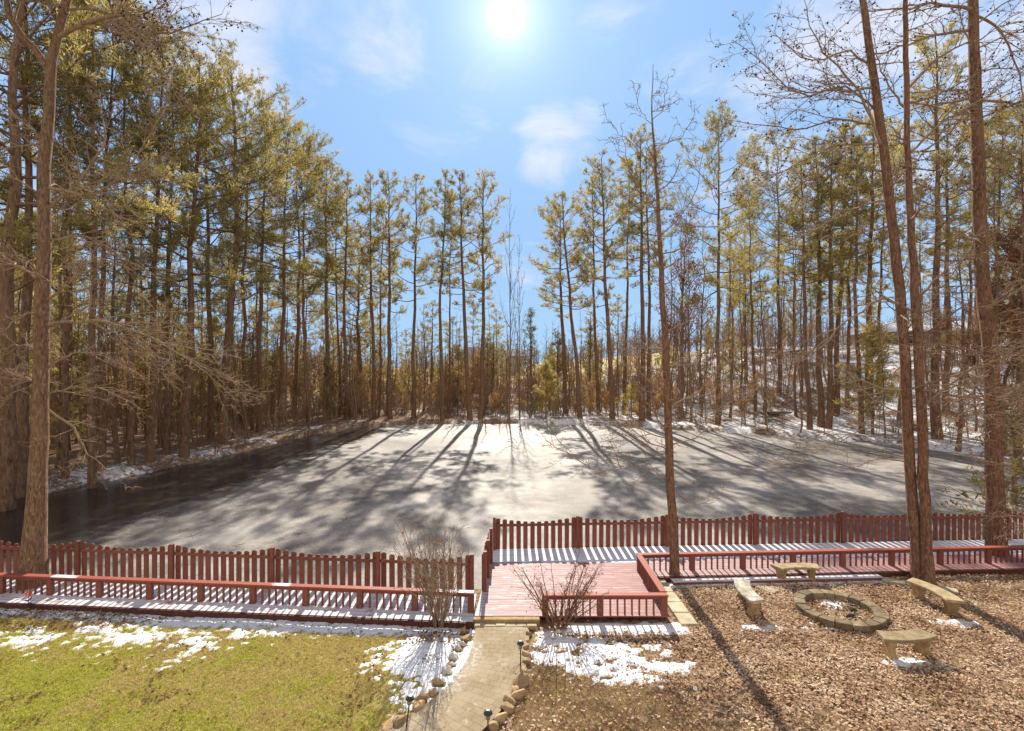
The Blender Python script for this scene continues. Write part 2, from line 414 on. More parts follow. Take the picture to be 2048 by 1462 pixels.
def ground_mat():
    m, nt, b = new_mat('ground'); setb(b, .95, .1)
    p = wpos(nt)
    A = lambda n: (lambda a: a.outputs['Fac'])(N(nt, 'ShaderNodeAttribute', attribute_name=n))
    n1 = noise(nt, p, 9, 6, .7); n2 = noise(nt, p, 1.2, 5, .6); n3 = noise(nt, p, 38, 4, .7)
    dirt = ramp(nt, n1, [(.3, (.15, .092, .055)), (.5, (.28, .18, .11)), (.72, (.42, .30, .20))])
    vor = N(nt, 'ShaderNodeTexVoronoi'); vor.inputs['Scale'].default_value = 13; nt.links.new(p, vor.inputs['Vector'])
    sep = N(nt, 'ShaderNodeSeparateColor'); nt.links.new(vor.outputs['Color'], sep.inputs[0])
    leaf = ramp(nt, sep.outputs[0], [(0, (.12, .07, .04)), (.4, (.30, .19, .115)), (.75, (.44, .31, .20)), (1, (.55, .42, .30))])
    c = mix(nt, .65, dirt, leaf)
    moss = mrange(nt, n2, .55, .68, 0, .6)
    c = mix(nt, moss, c, (.36, .29, .10))
    lawnc = ramp(nt, n1, [(.3, (.30, .24, .075)), (.55, (.42, .35, .12)), (.8, (.50, .43, .19))])
    c = mix(nt, A('lawn'), c, lawnc)
    wood = ramp(nt, noise(nt, p, 4.5, 6, .7), [(.3, (.10, .062, .04)), (.5, (.24, .155, .10)), (.7, (.38, .27, .18))])
    c = mix(nt, A('far'), c, wood)
    s = mth(nt, 'ADD', mth(nt, 'MULTIPLY', noise(nt, p, .33, 4, .6), .55), mth(nt, 'MULTIPLY', noise(nt, p, 3.1, 6, .75), .55))
    k = mrange(nt, mth(nt, 'ADD', s, mth(nt, 'SUBTRACT', A('snowy'), .5)), .60, .70)
    k = mth(nt, 'MULTIPLY', k, A('far'))
    c = mix(nt, k, c, (.84, .85, .88))
    fld = ramp(nt, n2, [(.3, (.46, .36, .14)), (.7, (.62, .52, .24))])
    c = mix(nt, mth(nt, 'MULTIPLY', A('field'), .85), c, fld)
    nt.links.new(c, b.inputs['Base Color'])
    h = mth(nt, 'ADD', n1, mth(nt, 'MULTIPLY', n3, .4)); bump(nt, b, h, .9, .06)
    M['ground'] = m
ground_mat()
tag(link('ground', me, M['ground']), kind='structure')

# ice on the pond
def ice_mat():
    m, nt, b = new_mat('pond_ice')
    p = wpos(nt); sx = N(nt, 'ShaderNodeSeparateXYZ'); nt.links.new(p, sx.inputs[0])
    n0 = noise(nt, p, .16, 4, .55, .4); n1 = noise(nt, p, 1.4, 6, .7, .3); n2 = noise(nt, p, 11, 5, .75)
    frostn = mth(nt, 'ADD', mth(nt, 'MULTIPLY', n0, .55), mth(nt, 'ADD', mth(nt, 'MULTIPLY', n1, .27), mth(nt, 'MULTIPLY', n2, .32)))
    # clear black ice along the left bank, the bank's shade painted into its colour
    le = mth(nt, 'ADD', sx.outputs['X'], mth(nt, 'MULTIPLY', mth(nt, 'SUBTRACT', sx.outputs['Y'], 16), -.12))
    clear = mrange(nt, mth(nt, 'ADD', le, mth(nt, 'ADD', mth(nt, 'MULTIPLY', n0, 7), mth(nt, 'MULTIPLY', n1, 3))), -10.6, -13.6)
    c = ramp(nt, frostn, [(.40, (.08, .065, .055)), (.50, (.16, .137, .119)), (.57, (.26, .229, .200)), (.67, (.43, .392, .352))])
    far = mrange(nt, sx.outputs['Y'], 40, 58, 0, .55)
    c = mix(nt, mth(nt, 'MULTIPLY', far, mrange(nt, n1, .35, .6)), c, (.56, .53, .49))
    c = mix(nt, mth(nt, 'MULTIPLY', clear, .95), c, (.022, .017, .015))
    nt.links.new(c, b.inputs['Base Color'])
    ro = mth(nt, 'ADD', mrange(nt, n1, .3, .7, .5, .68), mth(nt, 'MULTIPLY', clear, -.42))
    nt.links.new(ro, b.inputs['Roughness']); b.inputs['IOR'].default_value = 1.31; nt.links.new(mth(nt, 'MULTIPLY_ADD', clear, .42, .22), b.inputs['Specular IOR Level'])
    bump(nt, b, mth(nt, 'ADD', n2, mth(nt, 'MULTIPLY', n1, .6)), .12, .02)
    M['pond_ice'] = m
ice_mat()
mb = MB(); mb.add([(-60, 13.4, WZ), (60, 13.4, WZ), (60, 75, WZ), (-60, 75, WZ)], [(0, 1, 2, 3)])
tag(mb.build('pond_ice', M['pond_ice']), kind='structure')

# ------------------------------------------------------------------ deck, fences, railings
LF0, LF1 = np.array((-18.0, 15.03)), np.array((-.98, 13.48))     # left picket fence
RF0, RF1 = np.array((-.64, 16.75)), np.array((19.6, 17.85))      # right picket fence
LR0, LR1 = np.array((-17.5, 13.86)), np.array((-.92, 12.45))     # left low railing
RR0, RR1 = np.array((3.67, 14.95)), np.array((18.2, 15.75))      # right low railing
def lerp(a, b, t): return a+(b-a)*t
def boards(name, mat, parent, A0, A1, B0, B1, w=.14, gap=.008, z=0.0, th=.035):
    """deck boards running along A (near edge A0-A1, far edge B0-B1)"""
    n = max(1, int(round(np.linalg.norm((B0+B1)/2-(A0+A1)/2)/(w+gap)))); mb = MB(); rng = random.Random(n)
    L = np.linalg.norm(A1-A0); 
    for i in range(n):
        g = gap/ (n*(w+gap))
        t0 = i/n+g*.5; t1 = (i+1)/n-g*.5
        p = lerp(A0, B0, t0); q = lerp(A1, B1, t0); p2 = lerp(A0, B0, t1); q2 = lerp(A1, B1, t1)
        cuts = [0.0]; c = rng.uniform(1.5, 4)/L
        while c < 1: cuts.append(c); c += rng.uniform(3, 4.4)/L
        cuts.append(1.0)
        for s0, s1 in zip(cuts, cuts[1:]):
            dz = rng.uniform(-.002, .002); e = .002/L
            c4 = [lerp(p, q, s0+e), lerp(p, q, s1-e), lerp(p2, q2, s1-e), lerp(p2, q2, s0+e)]
            vs = [(v[0], v[1], zz) for zz in (z-th, z+dz) for v in c4]
            mb.add(vs, [(3, 2, 1, 0), (4, 5, 6, 7), (0, 1, 5, 4), (1, 2, 6, 5), (2, 3, 7, 6), (3, 0, 4, 7)])
    return mb.build(name, mat, parent)
v2 = lambda *a: np.array(a, float)
deck = tag(empty('wooden_walkway', (0, 0, 0)), 'red painted board walkway and platform along the near edge of the frozen pond', 'walkway')
ledge0, ledge1 = v2(-17.5, 13.36), v2(-.92, 11.98)
lfe0, lfe1 = LF0+v2(0, -.02), LF1+v2(.05, -.02)
o = boards('walkway_boards', M['boards_snowy'], deck, ledge0, ledge1, lfe0, lfe1); o['label'] = 'snow-covered boards of the left walkway'
o = boards('platform_boards', M['boards_frosted'], deck, v2(-.90, 12.27), v2(3.80, 12.27), v2(-.62, 16.73), v2(3.80, 16.97)); o['label'] = 'frosted pink-red boards of the central platform'
o = boards('walkway_boards', M['boards_right'], deck, v2(3.81, 14.55), v2(18.6, 15.36), v2(3.81, 16.96), v2(18.6, 17.76)); o['label'] = 'red boards of the right walkway, snowy along the tall fence'
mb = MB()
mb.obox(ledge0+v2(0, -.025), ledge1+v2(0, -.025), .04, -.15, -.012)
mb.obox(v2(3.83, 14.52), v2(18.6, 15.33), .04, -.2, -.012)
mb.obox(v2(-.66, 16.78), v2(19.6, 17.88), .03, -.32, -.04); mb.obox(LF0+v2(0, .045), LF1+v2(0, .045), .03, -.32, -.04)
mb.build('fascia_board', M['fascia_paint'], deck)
mb = MB(); mb.box(-.98, .66, 12.10, 12.26, -.18, -.006, .012); o = mb.build('front_beam', M['timber'], deck); o['label'] = 'bare brown timber beam at the front of the platform'
mb = MB()
for a, b, n in ((LF0, LF1, 7), (RF0, RF1, 8)):
    for i in range(n):
        q = lerp(a, b, (i+.5)/n); mb.box(q[0]-.08, q[0]+.08, q[1]-.30, q[1]-.14, -2.2, -.04)
mb.build('support_post', M['red_paint'], deck)
# snow-covered ledge in front of right railing: a wider plank
mb = MB(); mb.obox(v2(4.5, 14.42), v2(10.6, 14.75), .30, -.14, -.05); o = mb.build('ledge_plank', M['boards_snowy'], deck); o['label'] = 'snow-covered plank in front of the right railing'

def fence(name, label, p0, p1, posts, front=-1):
    """picket fence p0-p1 with posts at the given distances along it"""
    t = (p1-p0)/np.linalg.norm(p1-p0); ang = math.atan2(t[1], t[0]); L = np.linalg.norm(p1-p0)
    root = empty(name, (p0[0], p0[1], 0), ang); tag(root, label, 'fence')
    rng = random.Random(int(abs(p0[0]*97)))
    for d in posts:
        mb = MB(); h = 1.06
        mb.box(d-.046, d+.046, -.125, -.033, -.02, h-.02, .006); mb.box(d-.05, d+.05, -.129, -.029, h-.019, h, .006)
        mb.build('post', M['red_paint'], root)
    for i in range(len(posts)-1):
        a, b = posts[i], posts[i+1]
        mb = MB(); mb.box(a+.047, b-.047, -.062, -.024, .74, .83, .004); mb.build('rail', M['red_paint'], root)
        n = max(2, int(round((b-a)/.228))); 
        for k in range(n):
            u = (k+.5)/n; x = a+(b-a)*u+rng.uniform(-.004, .004)
            h = 1.02-.145*math.sin(math.pi*u)**1.0+rng.uniform(-.006, .006); w = .0725; c = .03
            poly = [(-w, -.16), (w, -.16), (w, h-c*1.6), (w-c*.35, h-c*.6), (w-c, h-.004), (w-c*1.5, h), (-w+c*1.5, h), (-w+c, h-.004), (-w+c*.35, h-c*.6), (-w, h-c*1.6)]
            mbp = MB(); mbp.prism(poly, .022, Matrix.Translation((x, 0, 0)) @ Matrix.Rotation(rng.uniform(-.008, .008), 4, 'Y'))
            mbp.build('picket', M['red_paint'], root)
    return root
def along(p0, p1, xs):
    t = (p1-p0); return [float((x-p0[0])/t[0]*np.linalg.norm(t)) for x in xs]
fence('picket_fence', 'long red picket fence with scalloped top left of the platform, behind the low railing', LF0, LF1, along(LF0, LF1, [-17.8, -15.05, -12.22, -9.40, -6.50, -3.55, -1.04]))
fence('picket_fence', 'red picket fence between the pond and the platform, running off to the right', RF0, RF1, along(RF0, RF1, [-.58, 2.15, 5.13, 8.12, 11.18, 14.2, 17.1, 19.5]))
fence('picket_fence', 'short side fence linking the two long picket fences at the platform\'s left corner', v2(-.80, 13.55), v2(-.66, 16.72), [.06, .95, 2.0])

def railing(name, label, p0, p1, posts, h=.50, capw=.17, end0=.08, end1=.08):
    t = (p1-p0)/np.linalg.norm(p1-p0); ang = math.atan2(t[1], t[0])
    root = empty(name, (p0[0], p0[1], 0), ang); tag(root, label, 'railing')
    mb = MB(); mb.box(posts[0]-end0, posts[-1]+end1, -capw/2, capw/2, h-.042, h, .006); mb.build('cap_rail', M['rail_cap_paint'], root)
    rng = random.Random(int(abs(p0[0]*31+p0[1]*7)))
    for d in posts:
        mb = MB(); mb.box(d-.075, d+.075, -.05, .05, .0, h-.043, .005); mb.build('post', M['red_paint'], root)
    for a, b in zip(posts, posts[1:]):
        if b-a < .3: continue
        mb = MB(); mb.box(a+.077, b-.077, -.022, .022, h-.125, h-.044, .003); mb.build('rail', M['red_paint'], root)
        n = max(2, int(round((b-a-.15)/.168)))
        for k in range(1, n):
            x = a+.075+(b-a-.15)*k/n; mb = MB(); e = rng.uniform(-.006, .006); w = .019
            mb.add([(x-w, -w, .001), (x+w, -w, .001), (x+w, w, .001), (x-w, w, .001), (x-w+e, -w, h-.126), (x+w+e, -w, h-.126), (x+w+e, w, h-.126), (x-w+e, w, h-.126)],
                   [(3, 2, 1, 0), (4, 5, 6, 7), (0, 1, 5, 4), (1, 2, 6, 5), (2, 3, 7, 6), (3, 0, 4, 7)])
            mb.build('baluster', M['red_paint'], root)
    return root
Ll = float(np.linalg.norm(LR1-LR0))
railing('low_railing', 'long low red railing on the near side of the left walkway', LR0, LR1, [Ll-1.39*k-.08 for k in range(11, -1, -1)])
railing('low_railing', 'short red railing at the front of the platform, right of the path', v2(.80, 12.33), v2(3.67, 12.33), [.0, 1.32, 2.86], end1=.09)
railing('low_railing', 'red side railing between the platform and the strip of concrete slabs', v2(3.69, 12.44), v2(3.69, 14.95), [.03, 1.25, 2.42], end0=-.0, end1=.03)
Lr = float(np.linalg.norm(RR1-RR0))
railing('low_railing', 'long low red railing behind the stone benches, right walkway', RR0, RR1, [.06]+[1.62+1.53*k for k in range(9)])
# red step in front of the right railing
st = tag(empty('step', (14.05, 15.12, -.12)), 'small red plank step in front of the right railing, behind the twin tree', 'step')
mb = MB(); mb.box(-.62, .62, -.02, .13, 0, .04, .005); mb.box(-.62, .62, .14, .29, 0, .04, .005); mb.build('tread', M['rail_cap_paint'], st)
mb = MB(); mb.box(-.55, -.48, -.01, .28, -.12, -.001); mb.box(.48, .55, -.01, .28, -.12, -.001); mb.build('support', M['red_paint'], st)

# ------------------------------------------------------------------ path, slabs
CP = np.array([(-.22, 12.05), (-.24, 11.4), (-.28, 10.8), (-.40, 10.2), (-.62, 9.6), (-.95, 9.0), (-1.45, 8.4), (-2.1, 7.8), (-2.9, 7.2), (-3.9, 6.6)])
cc = resample(np.c_[CP, np.zeros(len(CP))], 60)[:, :2]
tt = np.gradient(cc, axis=0); tt /= np.linalg.norm(tt, axis=1)[:, None]; nn = np.c_[-tt[:, 1], tt[:, 0]]
wv = np.linspace(.62, .63, 60)
V = []; Q = []; cols = 13
for i in range(60):
    for j in range(cols):
        u = (j/(cols-1)-.5)*2; q = cc[i]+nn[i]*wv[i]*u; V.append((q[0], q[1], -.085-.012*abs(u)**4+(fbm(np.array([q[0]*2]), np.array([q[1]*2]))[0]-.5)*.02))
for i in range(59):
    for j in range(cols-1): a = i*cols+j; Q.append((a, a+cols, a+cols+1, a+1))
me = mesh_np('path', V, quads=Q, smooth=True)
uv = me.uv_layers.new(name='UVMap'); arr = np.zeros((len(me.loops), 2), np.float32)
dist = np.concatenate([[0], np.cumsum(np.linalg.norm(np.diff(cc, axis=0), axis=1))])
vi = np.zeros(len(me.loops), np.int32); me.loops.foreach_get('vertex_index', vi)
arr[:, 0] = (vi % cols)/(cols-1)*1.3; arr[:, 1] = dist[vi//cols]; uv.data.foreach_set('uv', arr.reshape(-1))
def path_mat():
    m, nt, b = new_mat('path_pavers'); setb(b, .9, .2)
    u = N(nt, 'ShaderNodeUVMap'); p = wpos(nt)
    dn = N(nt, 'ShaderNodeTexNoise'); dn.inputs['Scale'].default_value = 5; nt.links.new(u.outputs[0], dn.inputs['Vector'])
    vm = N(nt, 'ShaderNodeVectorMath', operation='MULTIPLY_ADD'); nt.links.new(dn.outputs['Color'], vm.inputs[0]); vm.inputs[1].default_value = (.05, .05, 0); nt.links.new(u.outputs[0], vm.inputs[2])
    bt = N(nt, 'ShaderNodeTexBrick'); nt.links.new(vm.outputs[0], bt.inputs['Vector'])
    bt.inputs['Scale'].default_value = 1; bt.inputs['Mortar Size'].default_value = .008; bt.inputs['Brick Width'].default_value = .22; bt.inputs['Row Height'].default_value = .155; bt.inputs['Mortar Smooth'].default_value = .3
    bt.inputs['Color1'].default_value = (.34, .265, .17, 1); bt.inputs['Color2'].default_value = (.385, .305, .20, 1); bt.inputs['Mortar'].default_value = (.28, .215, .135, 1)
    f = noise(nt, p, 6, 6, .7); g = noise(nt, p, 1.3, 4)
    c = mix(nt, mrange(nt, f, .35, .7, 0, .6), bt.outputs['Color'], (.27, .20, .105))
    c = mix(nt, mrange(nt, g, .42, .65, 0, .55), c, (.46, .37, .25))
    c = mix(nt, mrange(nt, noise(nt, p, 3.3, 5, .7), .58, .72, 0, .7), c, (.58, .52, .42))
    sx = N(nt, 'ShaderNodeSeparateXYZ'); nt.links.new(u.outputs[0], sx.inputs[0])
    # a film of frost left on the path's left half, half-way down
    k = mth(nt, 'MULTIPLY', mrange(nt, mth(nt, 'ADD', sx.outputs['X'], mth(nt, 'MULTIPLY', f, .35)), .62, .28), mth(nt, 'MULTIPLY', mrange(nt, sx.outputs['Y'], .55, 1.0), mrange(nt, sx.outputs['Y'], 3.4, 2.4)))
    c = mix(nt, mth(nt, 'MULTIPLY', k, mrange(nt, noise(nt, p, 11, 6, .75), .46, .62, .05, .62)), c, (.74, .73, .72))
    nt.links.new(c, b.inputs['Base Color'])
    bump(nt, b, mth(nt, 'ADD', mth(nt, 'MULTIPLY', bt.outputs['Fac'], -.45), mth(nt, 'MULTIPLY', f, .6)), .6, .02); M['path_pavers'] = m
path_mat()
tag(link('path', me, M['path_pavers']), kind='structure')
mb = MB()
for i in range(6):
    x = -.88+i*.245; mb.box(x, x+.235, 11.93, 12.085, -.2, -.07+random.Random(i).uniform(-.006, .006), .012)
tag(mb.build('brick_border', M['paver_slab']), 'pale row of bricks between the path and the platform beam', 'brick border')
mb = MB(); rng = random.Random(3)
for i in range(5):
    y0 = 12.05+i*.57; x = 3.98-.01*i; mb.box(x, x+.40, y0, y0+.55, -.2, -.075+rng.uniform(-.01, .01), .012)
tag(mb.build('slab_path', M['paver_slab']), kind='structure')

# ------------------------------------------------------------------ edging stones
def rock_mesh(seed):
    r = np.random.RandomState(seed); import bmesh
    bm = bmesh.new(); bmesh.ops.create_icosphere(bm, subdivisions=3, radius=1)
    ph = r.rand(3)*10
    pl = [(np.array(v)/np.linalg.norm(v), r.uniform(.5, .82)) for v in r.normal(0, 1, (10, 3))]
    for v in bm.verts:
        c = np.array(v.co); 
        for n_, d_ in pl:
            k = c@n_
            if k > d_: c = c-n_*(k-d_)*.96
        c *= 1+.16*(fbm(np.array([c[0]*1.7+ph[0]]), np.array([c[1]*1.7+c[2]*1.3+ph[1]]), 3)[0]-.5)*2
        v.co = c
    me = bpy.data.meshes.new('edging_stone'); bm.to_mesh(me); bm.free()
    me.polygons.foreach_set('use_smooth', np.ones(len(me.polygons), bool)); return me
RK = [rock_mesh(s) for s in range(6)]
def ordn(i): return ['first', 'second', 'third', 'fourth', 'fifth', 'sixth', 'seventh', 'eighth', 'ninth', 'tenth', 'eleventh', 'twelfth', 'thirteenth', 'fourteenth', 'fifteenth', 'sixteenth', 'seventeenth', 'eighteenth', 'nineteenth', 'twentieth', 'twenty-first', 'twenty-second'][i]
def g_at(px, py, z=-.13):
    Z = F*(CAMH-z)/(py-YH); return PX(px, Z), Z
LS = [(932, 1253, .8), (928, 1265, 1.1), (932, 1279, .8), (925, 1290, .7), (917, 1299, .8), (907, 1317, .9), (903, 1330, .8), (893, 1345, 1.15), (877, 1368, 1.2), (866, 1388, .9), (845, 1400, 1.0), (838, 1418, 1.1), (816, 1436, .8), (800, 1448, 1.2), (776, 1456, 1.2)]
RSn = [(1062, 1245, .8), (1063, 1258, .8), (1057, 1270, .9), (1054, 1284, .7), (1053, 1298, .9), (1052, 1311, .9), (1053, 1325, .8), (1047, 1343, 1.0), (1042, 1366, 1.3), (1030, 1384, 1.05), (1038, 1394, 1.0), (1019, 1405, 1.1), (1017, 1420, 1.1), (1003, 1440, 1.2), (985, 1455, 1.1)]
snow_l = {3, 4, 5, 6, 7}
SP = []
for side, lst, word in (('left', LS, 'left'), ('right', RSn, 'right')):
    for i, (px, py, s) in enumerate(lst):
        rng = random.Random(i*7+(side == 'left')); s *= rng.uniform(.8, 1.2)
        x, y = g_at(px, py); me = RK[(i*2+(side == 'left')) % 6].copy(); me.materials.clear()
        sn = side == 'left' and i in snow_l
        o = link('edging_stone', me, M['snowy_stone' if sn else 'edge_stone'])
        o.location = (x, y, -.105); o.rotation_euler = (rng.uniform(-.2, .2), rng.uniform(-.2, .2), rng.uniform(0, 6.3)); k = .112*s
        o.scale = (k*rng.uniform(1, 1.35), k*rng.uniform(.85, 1.1), k*rng.uniform(.75, .95)); SP.append((x, y))
        tag(o, ('snow-dusted' if sn else 'tan')+' edging stone, '+ordn(i)+' from the platform on the path\'s '+word+' side', 'stone', 'edging stones along the path')

# ------------------------------------------------------------------ path lamps
def lamp(px, py, label, h=.52, tilt=0):
    x, y = g_at(px, py, -.15); r = empty('path_lamp', (x, y, -.15)); r.rotation_euler = (0, tilt, 0)
    tag(r, label, 'path lamp', 'solar lamps beside the path')
    MB().lathe([(.004, -.12), (.012, -.02), (.013, .02), (.011, h-.10), (.02, h-.09)], 10).build('stake', M['lamp_black'], r, True)
    MB().lathe([(.03, h-.09), (.034, h-.085), (.046, h-.02), (.05, h-.012)], 16).build('lens', M['lamp_lens'], r, True)
    mb = MB()
    for k in range(8):
        a = k*math.pi/4
        mb.add([(math.cos(a+q)*rr, math.sin(a+q)*rr, z) for rr, z in ((.037, h-.086), (.053, h-.012)) for q in (-.09, .09)], [(0, 1, 3, 2)])
    mb.lathe([(.034, h-.095), (.038, h-.088), (.036, h-.084)], 16)
    mb.build('cage', M['lamp_black'], r)
    c = MB().lathe([(.05, h-.012), (.072, h-.010), (.074, h), (.066, h+.016), (.045, h+.036), (.018, h+.046), (.002, h+.048)], 20).build('cap', M['lamp_cap'], r, True)
    MB().box(-.022, .022, -.022, .022, h+.0455, h+.050, .001).build('solar_cell', M['lamp_black'], c)
    return r
lamp(1041, 1338, 'black solar path lamp standing upright near the platform, right path edge')
lamp(812, 1462, 'black solar path lamp leaning beside the snowy bed, left path edge', .55, .12)
lamp(976, 1490, 'black solar path lamp cut by the bottom frame edge, right path edge', .52)

# ------------------------------------------------------------------ garden ornament at the left
x, y = g_at(57, 1222, -.15)
r = tag(empty('garden_stake', (x, y, -.15)), 'dark metal garden stake with an orange-red bow below the big left tree', 'ornament')
tb = TB(); tb.tube([(0, 0, -.1), (0, 0, .2), (.01, 0, .42)], [.008, .008, .006], 6)
tb.tube([(0, 0, .24), (-.06, 0, .27), (-.13, 0, .25)], [.008, .02, .004], 6); tb.tube([(0, 0, .27), (.05, 0, .31), (.10, 0, .38)], [.008, .022, .004], 6); tb.tube([(0, 0, .18), (.05, 0, .2), (.1, 0, .18)], [.006, .018, .004], 6)
link('stem', tb.mesh('stem'), M['lamp_black'], r)
MB().lathe([(.05, -.01), (.06, .02), (.03, .08), (.01, .1)], 10).build('base', M['lamp_cap'], r, True)
mb = MB()
for s, a in ((1, .5), (1, 1.3), (-1, .3), (1, 2.0)):
    mb.add([(0, -.02, .40), (s*.10*math.cos(a), -.03, .40+.16*math.sin(a)), (s*.13*math.cos(a+.3), .03, .40+.13*math.sin(a+.3)), (s*.07*math.cos(a+.5), .02, .36)], [(0, 1, 2), (0, 2, 3)])
mb.build('bow', M['orange_cloth'], r)

# ------------------------------------------------------------------ benches
def bench(px, py, rz, label, w=1.15, mat='bench_stone', h=.44):
    x, y = g_at(px, py, -.15); r = tag(empty('stone_bench', (x, y, -.15), rz), label, 'bench', 'curved stone benches round the fire pit')
    # the seat curves round the pit: arc centre at local (0, -Rr)
    Rr = 1.65; half = w/2/Rr; n = 18; mb = MB(); vs = []; dep = .19
    prof = [(-dep+.012, h-.072), (-dep, h-.06), (-dep-.008, h-.03), (-dep, h-.006), (-dep+.012, h), (dep-.012, h), (dep, h-.006), (dep+.008, h-.03), (dep, h-.06), (dep-.012, h-.072)]
    m_ = len(prof); rg = random.Random(int(px))
    for i in range(n+1):
        a = -half+2*half*i/n
        for q, z in prof:
            rr = Rr+q; vs.append((rr*math.sin(a), rr*math.cos(a)-Rr, z+rg.uniform(-.002, .002)))
    fs = []
    for i in range(n):
        for j in range(m_):
            k = (j+1) % m_; fs.append((i*m_+j, i*m_+k, (i+1)*m_+k, (i+1)*m_+j))
    fs.append(tuple(range(m_-1, -1, -1))); fs.append(tuple(n*m_+j for j in range(m_)))
    mb.add(vs, fs); mb.build('seat', M[mat], r)
    for s in (-1, 1):
        a = s*half*.70
        # scrolled pedestal: outline in the depth direction
        hz = h-.074
        prf = [(.15, 0), (.16, .03), (.155, .07), (.125, .10), (.105, .15), (.105, .21), (.125, .27), (.15, .31), (.155, hz-.02), (.15, hz)]
        poly = [(p, z) for p, z in prf]+[(-p, z) for p, z in prf[::-1]]
        Mx = Matrix.Translation((Rr*math.sin(a), Rr*math.cos(a)-Rr, 0)) @ Matrix.Rotation(-a+math.pi/2, 4, 'Z')
        MB().prism(poly, .15, Mx).build('leg', M['bench_leg_stone'], r)
    return r
FPX, FPY = 8.16, 12.78
def face(px, py):
    x, y = g_at(px, py, -.15); return math.atan2(FPY-y, FPX-x)+math.pi/2
bench(1590, 1160, math.pi+face(1590, 1160)-math.pi, 'sandy curved stone bench directly in front of the low railing, behind the fire pit', 1.25)
bench(1490, 1212, face(1490, 1212), 'frosted grey-topped curved stone bench left of the fire pit', 1.3, 'bench_frost_stone')
bench(1872, 1212, face(1872, 1212), 'mossy curved stone bench right of the fire pit, near the twin tree', 1.3)
bench(1815, 1312, face(1815, 1312), 'greenish curved stone bench nearest the viewer, in front of the fire pit', 1.12)

# fire pit
r = tag(empty('fire_pit', (FPX, FPY, -.15)), 'round fire pit ring of brown wedge blocks between the benches', 'fire pit')
nb = 17
for i in range(nb):
    rg = random.Random(i); a0 = 2*math.pi*i/nb+.010; a1 = 2*math.pi*(i+1)/nb-.010; ro, ri, h = 1.0+rg.uniform(-.02, .02), .74+rg.uniform(-.012, .012), .145+rg.uniform(-.012, .012)
    mb = MB(); vs = []
    for z, e in ((-.05, 0), (h-.015, 0), (h, .014)):
        for k in range(4):
            a = a0+e*.8+(a1-a0-1.6*e)*k/3; vs.append(((ro-e)*math.cos(a), (ro-e)*math.sin(a), z))
        for k in range(3, -1, -1):
            a = a0+e*.8+(a1-a0-1.6*e)*k/3; vs.append(((ri+e)*math.cos(a), (ri+e)*math.sin(a), z))
    fs = [tuple(range(7, -1, -1)), tuple(range(16, 24))]
    for q in range(2):
        for j in range(8):
            k = (j+1) % 8; fs.append((q*8+j, q*8+k, q*8+8+k, q*8+8+j))
    mb.add(vs, fs); mb.build('block', M['pit_block'], r)
for i, (px_, py_, rz, L) in enumerate([(.15, -.25, .3, .55), (.38, .05, .5, .35)]):
    me = rock_mesh(40+i); me.materials.clear(); o = link('charred_log', me, M['charcoal']); o.scale = (L/2, .075, .05)
    tag(o, ['charred flat log lying inside the fire pit, the longer one', 'short charred stick lying inside the fire pit'][i], 'log')
    o.location = (FPX+px_, FPY+py_, -.12); o.rotation_euler = (0, .12, rz)

# border timbers and a mound on the right
mb = MB(); 
for i in range(3):
    a = lerp(v2(10.55, 14.62), v2(12.0, 13.75), i/3); b = lerp(v2(10.55, 14.62), v2(12.0, 13.75), (i+.96)/3); mb.obox(a, b, .26, -.22, -.07+.01*i)
tag(mb.build('slab_edging', M['paver_slab']), 'tan slab edging running diagonally in front of the twin tree', 'edging')
mb = MB(); mb.box(-.16, .16, -.25, .25, -.06, .02, .012)
o = tag(mb.build('stone_slab', M['paver_slab']), 'flat tan slab beside the left leg of the rear bench', 'slab'); o.location = (6.98, 14.02, -.12); o.rotation_euler = (0, 0, .5)
me = rock_mesh(31); me.materials.clear(); o = link('boulder', me, M['mound']); o.location = (14.35, 13.9, -.3); o.scale = (1.1, .5, .30)
tag(o, 'low flat boulder at the right edge, in front of the low railing', 'boulder')

# ------------------------------------------------------------------ snow sheets of the yard
sx_ = np.arange(-15.5, 13.5, .045); sy_ = np.arange(7.2, 15.2, .045); SXg, SYg = np.meshgrid(sx_, sy_)
def ell(cx, cy, rx, ry, rot=0):
    c, s = math.cos(rot), math.sin(rot); u = (SXg-cx)*c+(SYg-cy)*s; w = -(SXg-cx)*s+(SYg-cy)*c
    return 1-np.hypot(u/rx, w/ry)
ledgeY = lerp(ledge0[1], ledge1[1], (SXg-ledge0[0])/(ledge1[0]-ledge0[0]))
nA = fbm(SXg*1.6, SYg*2.6, 5)-.5; nB = fbm(SXg*6+9, SYg*9+3, 4)-.5; nC = fbm(SXg*14, SYg*14, 3)-.5
def patch(m, amp, cover): return np.clip(m, -1, .45)*amp+nA*1.3+nB*1.5+nC*.9+cover-.10
H = np.full(SXg.shape, -1.0)
H = np.maximum(H, np.where(SYg < 13, patch(ell(-8.4, 11.95, 2.6, .95, -.12), .8, -.17), -1))
H = np.maximum(H, patch(ell(-10.9, 11.55, 1.9, .6), .8, -.28))
H = np.maximum(H, patch(ell(-5.6, 12.2, 2.2, .45), .8, -.24))
strip = 1-np.abs(SYg-(ledgeY-.20))/.34
H = np.maximum(H, np.where((SXg < -.95) & (SYg < ledgeY-.02), np.minimum(strip, .6)*1.0+nB*1.5+nC*.8-.18, -1))
H = np.maximum(H, patch(ell(-1.75, 10.75, 1.0, 1.35, .25), 1.3, .02))
H = np.maximum(H, patch(ell(-1.35, 11.35, .75, .65), 1.0, -.10))
H = np.maximum(H, patch(ell(-1.15, 9.95, .5, .9, -.55), 1.0, -.16))
H = np.maximum(H, patch(ell(1.75, 10.72, 1.95, .82, -.12), .9, -.24))
H = np.maximum(H, patch(ell(.98, 11.2, .5, .8), .9, -.12))
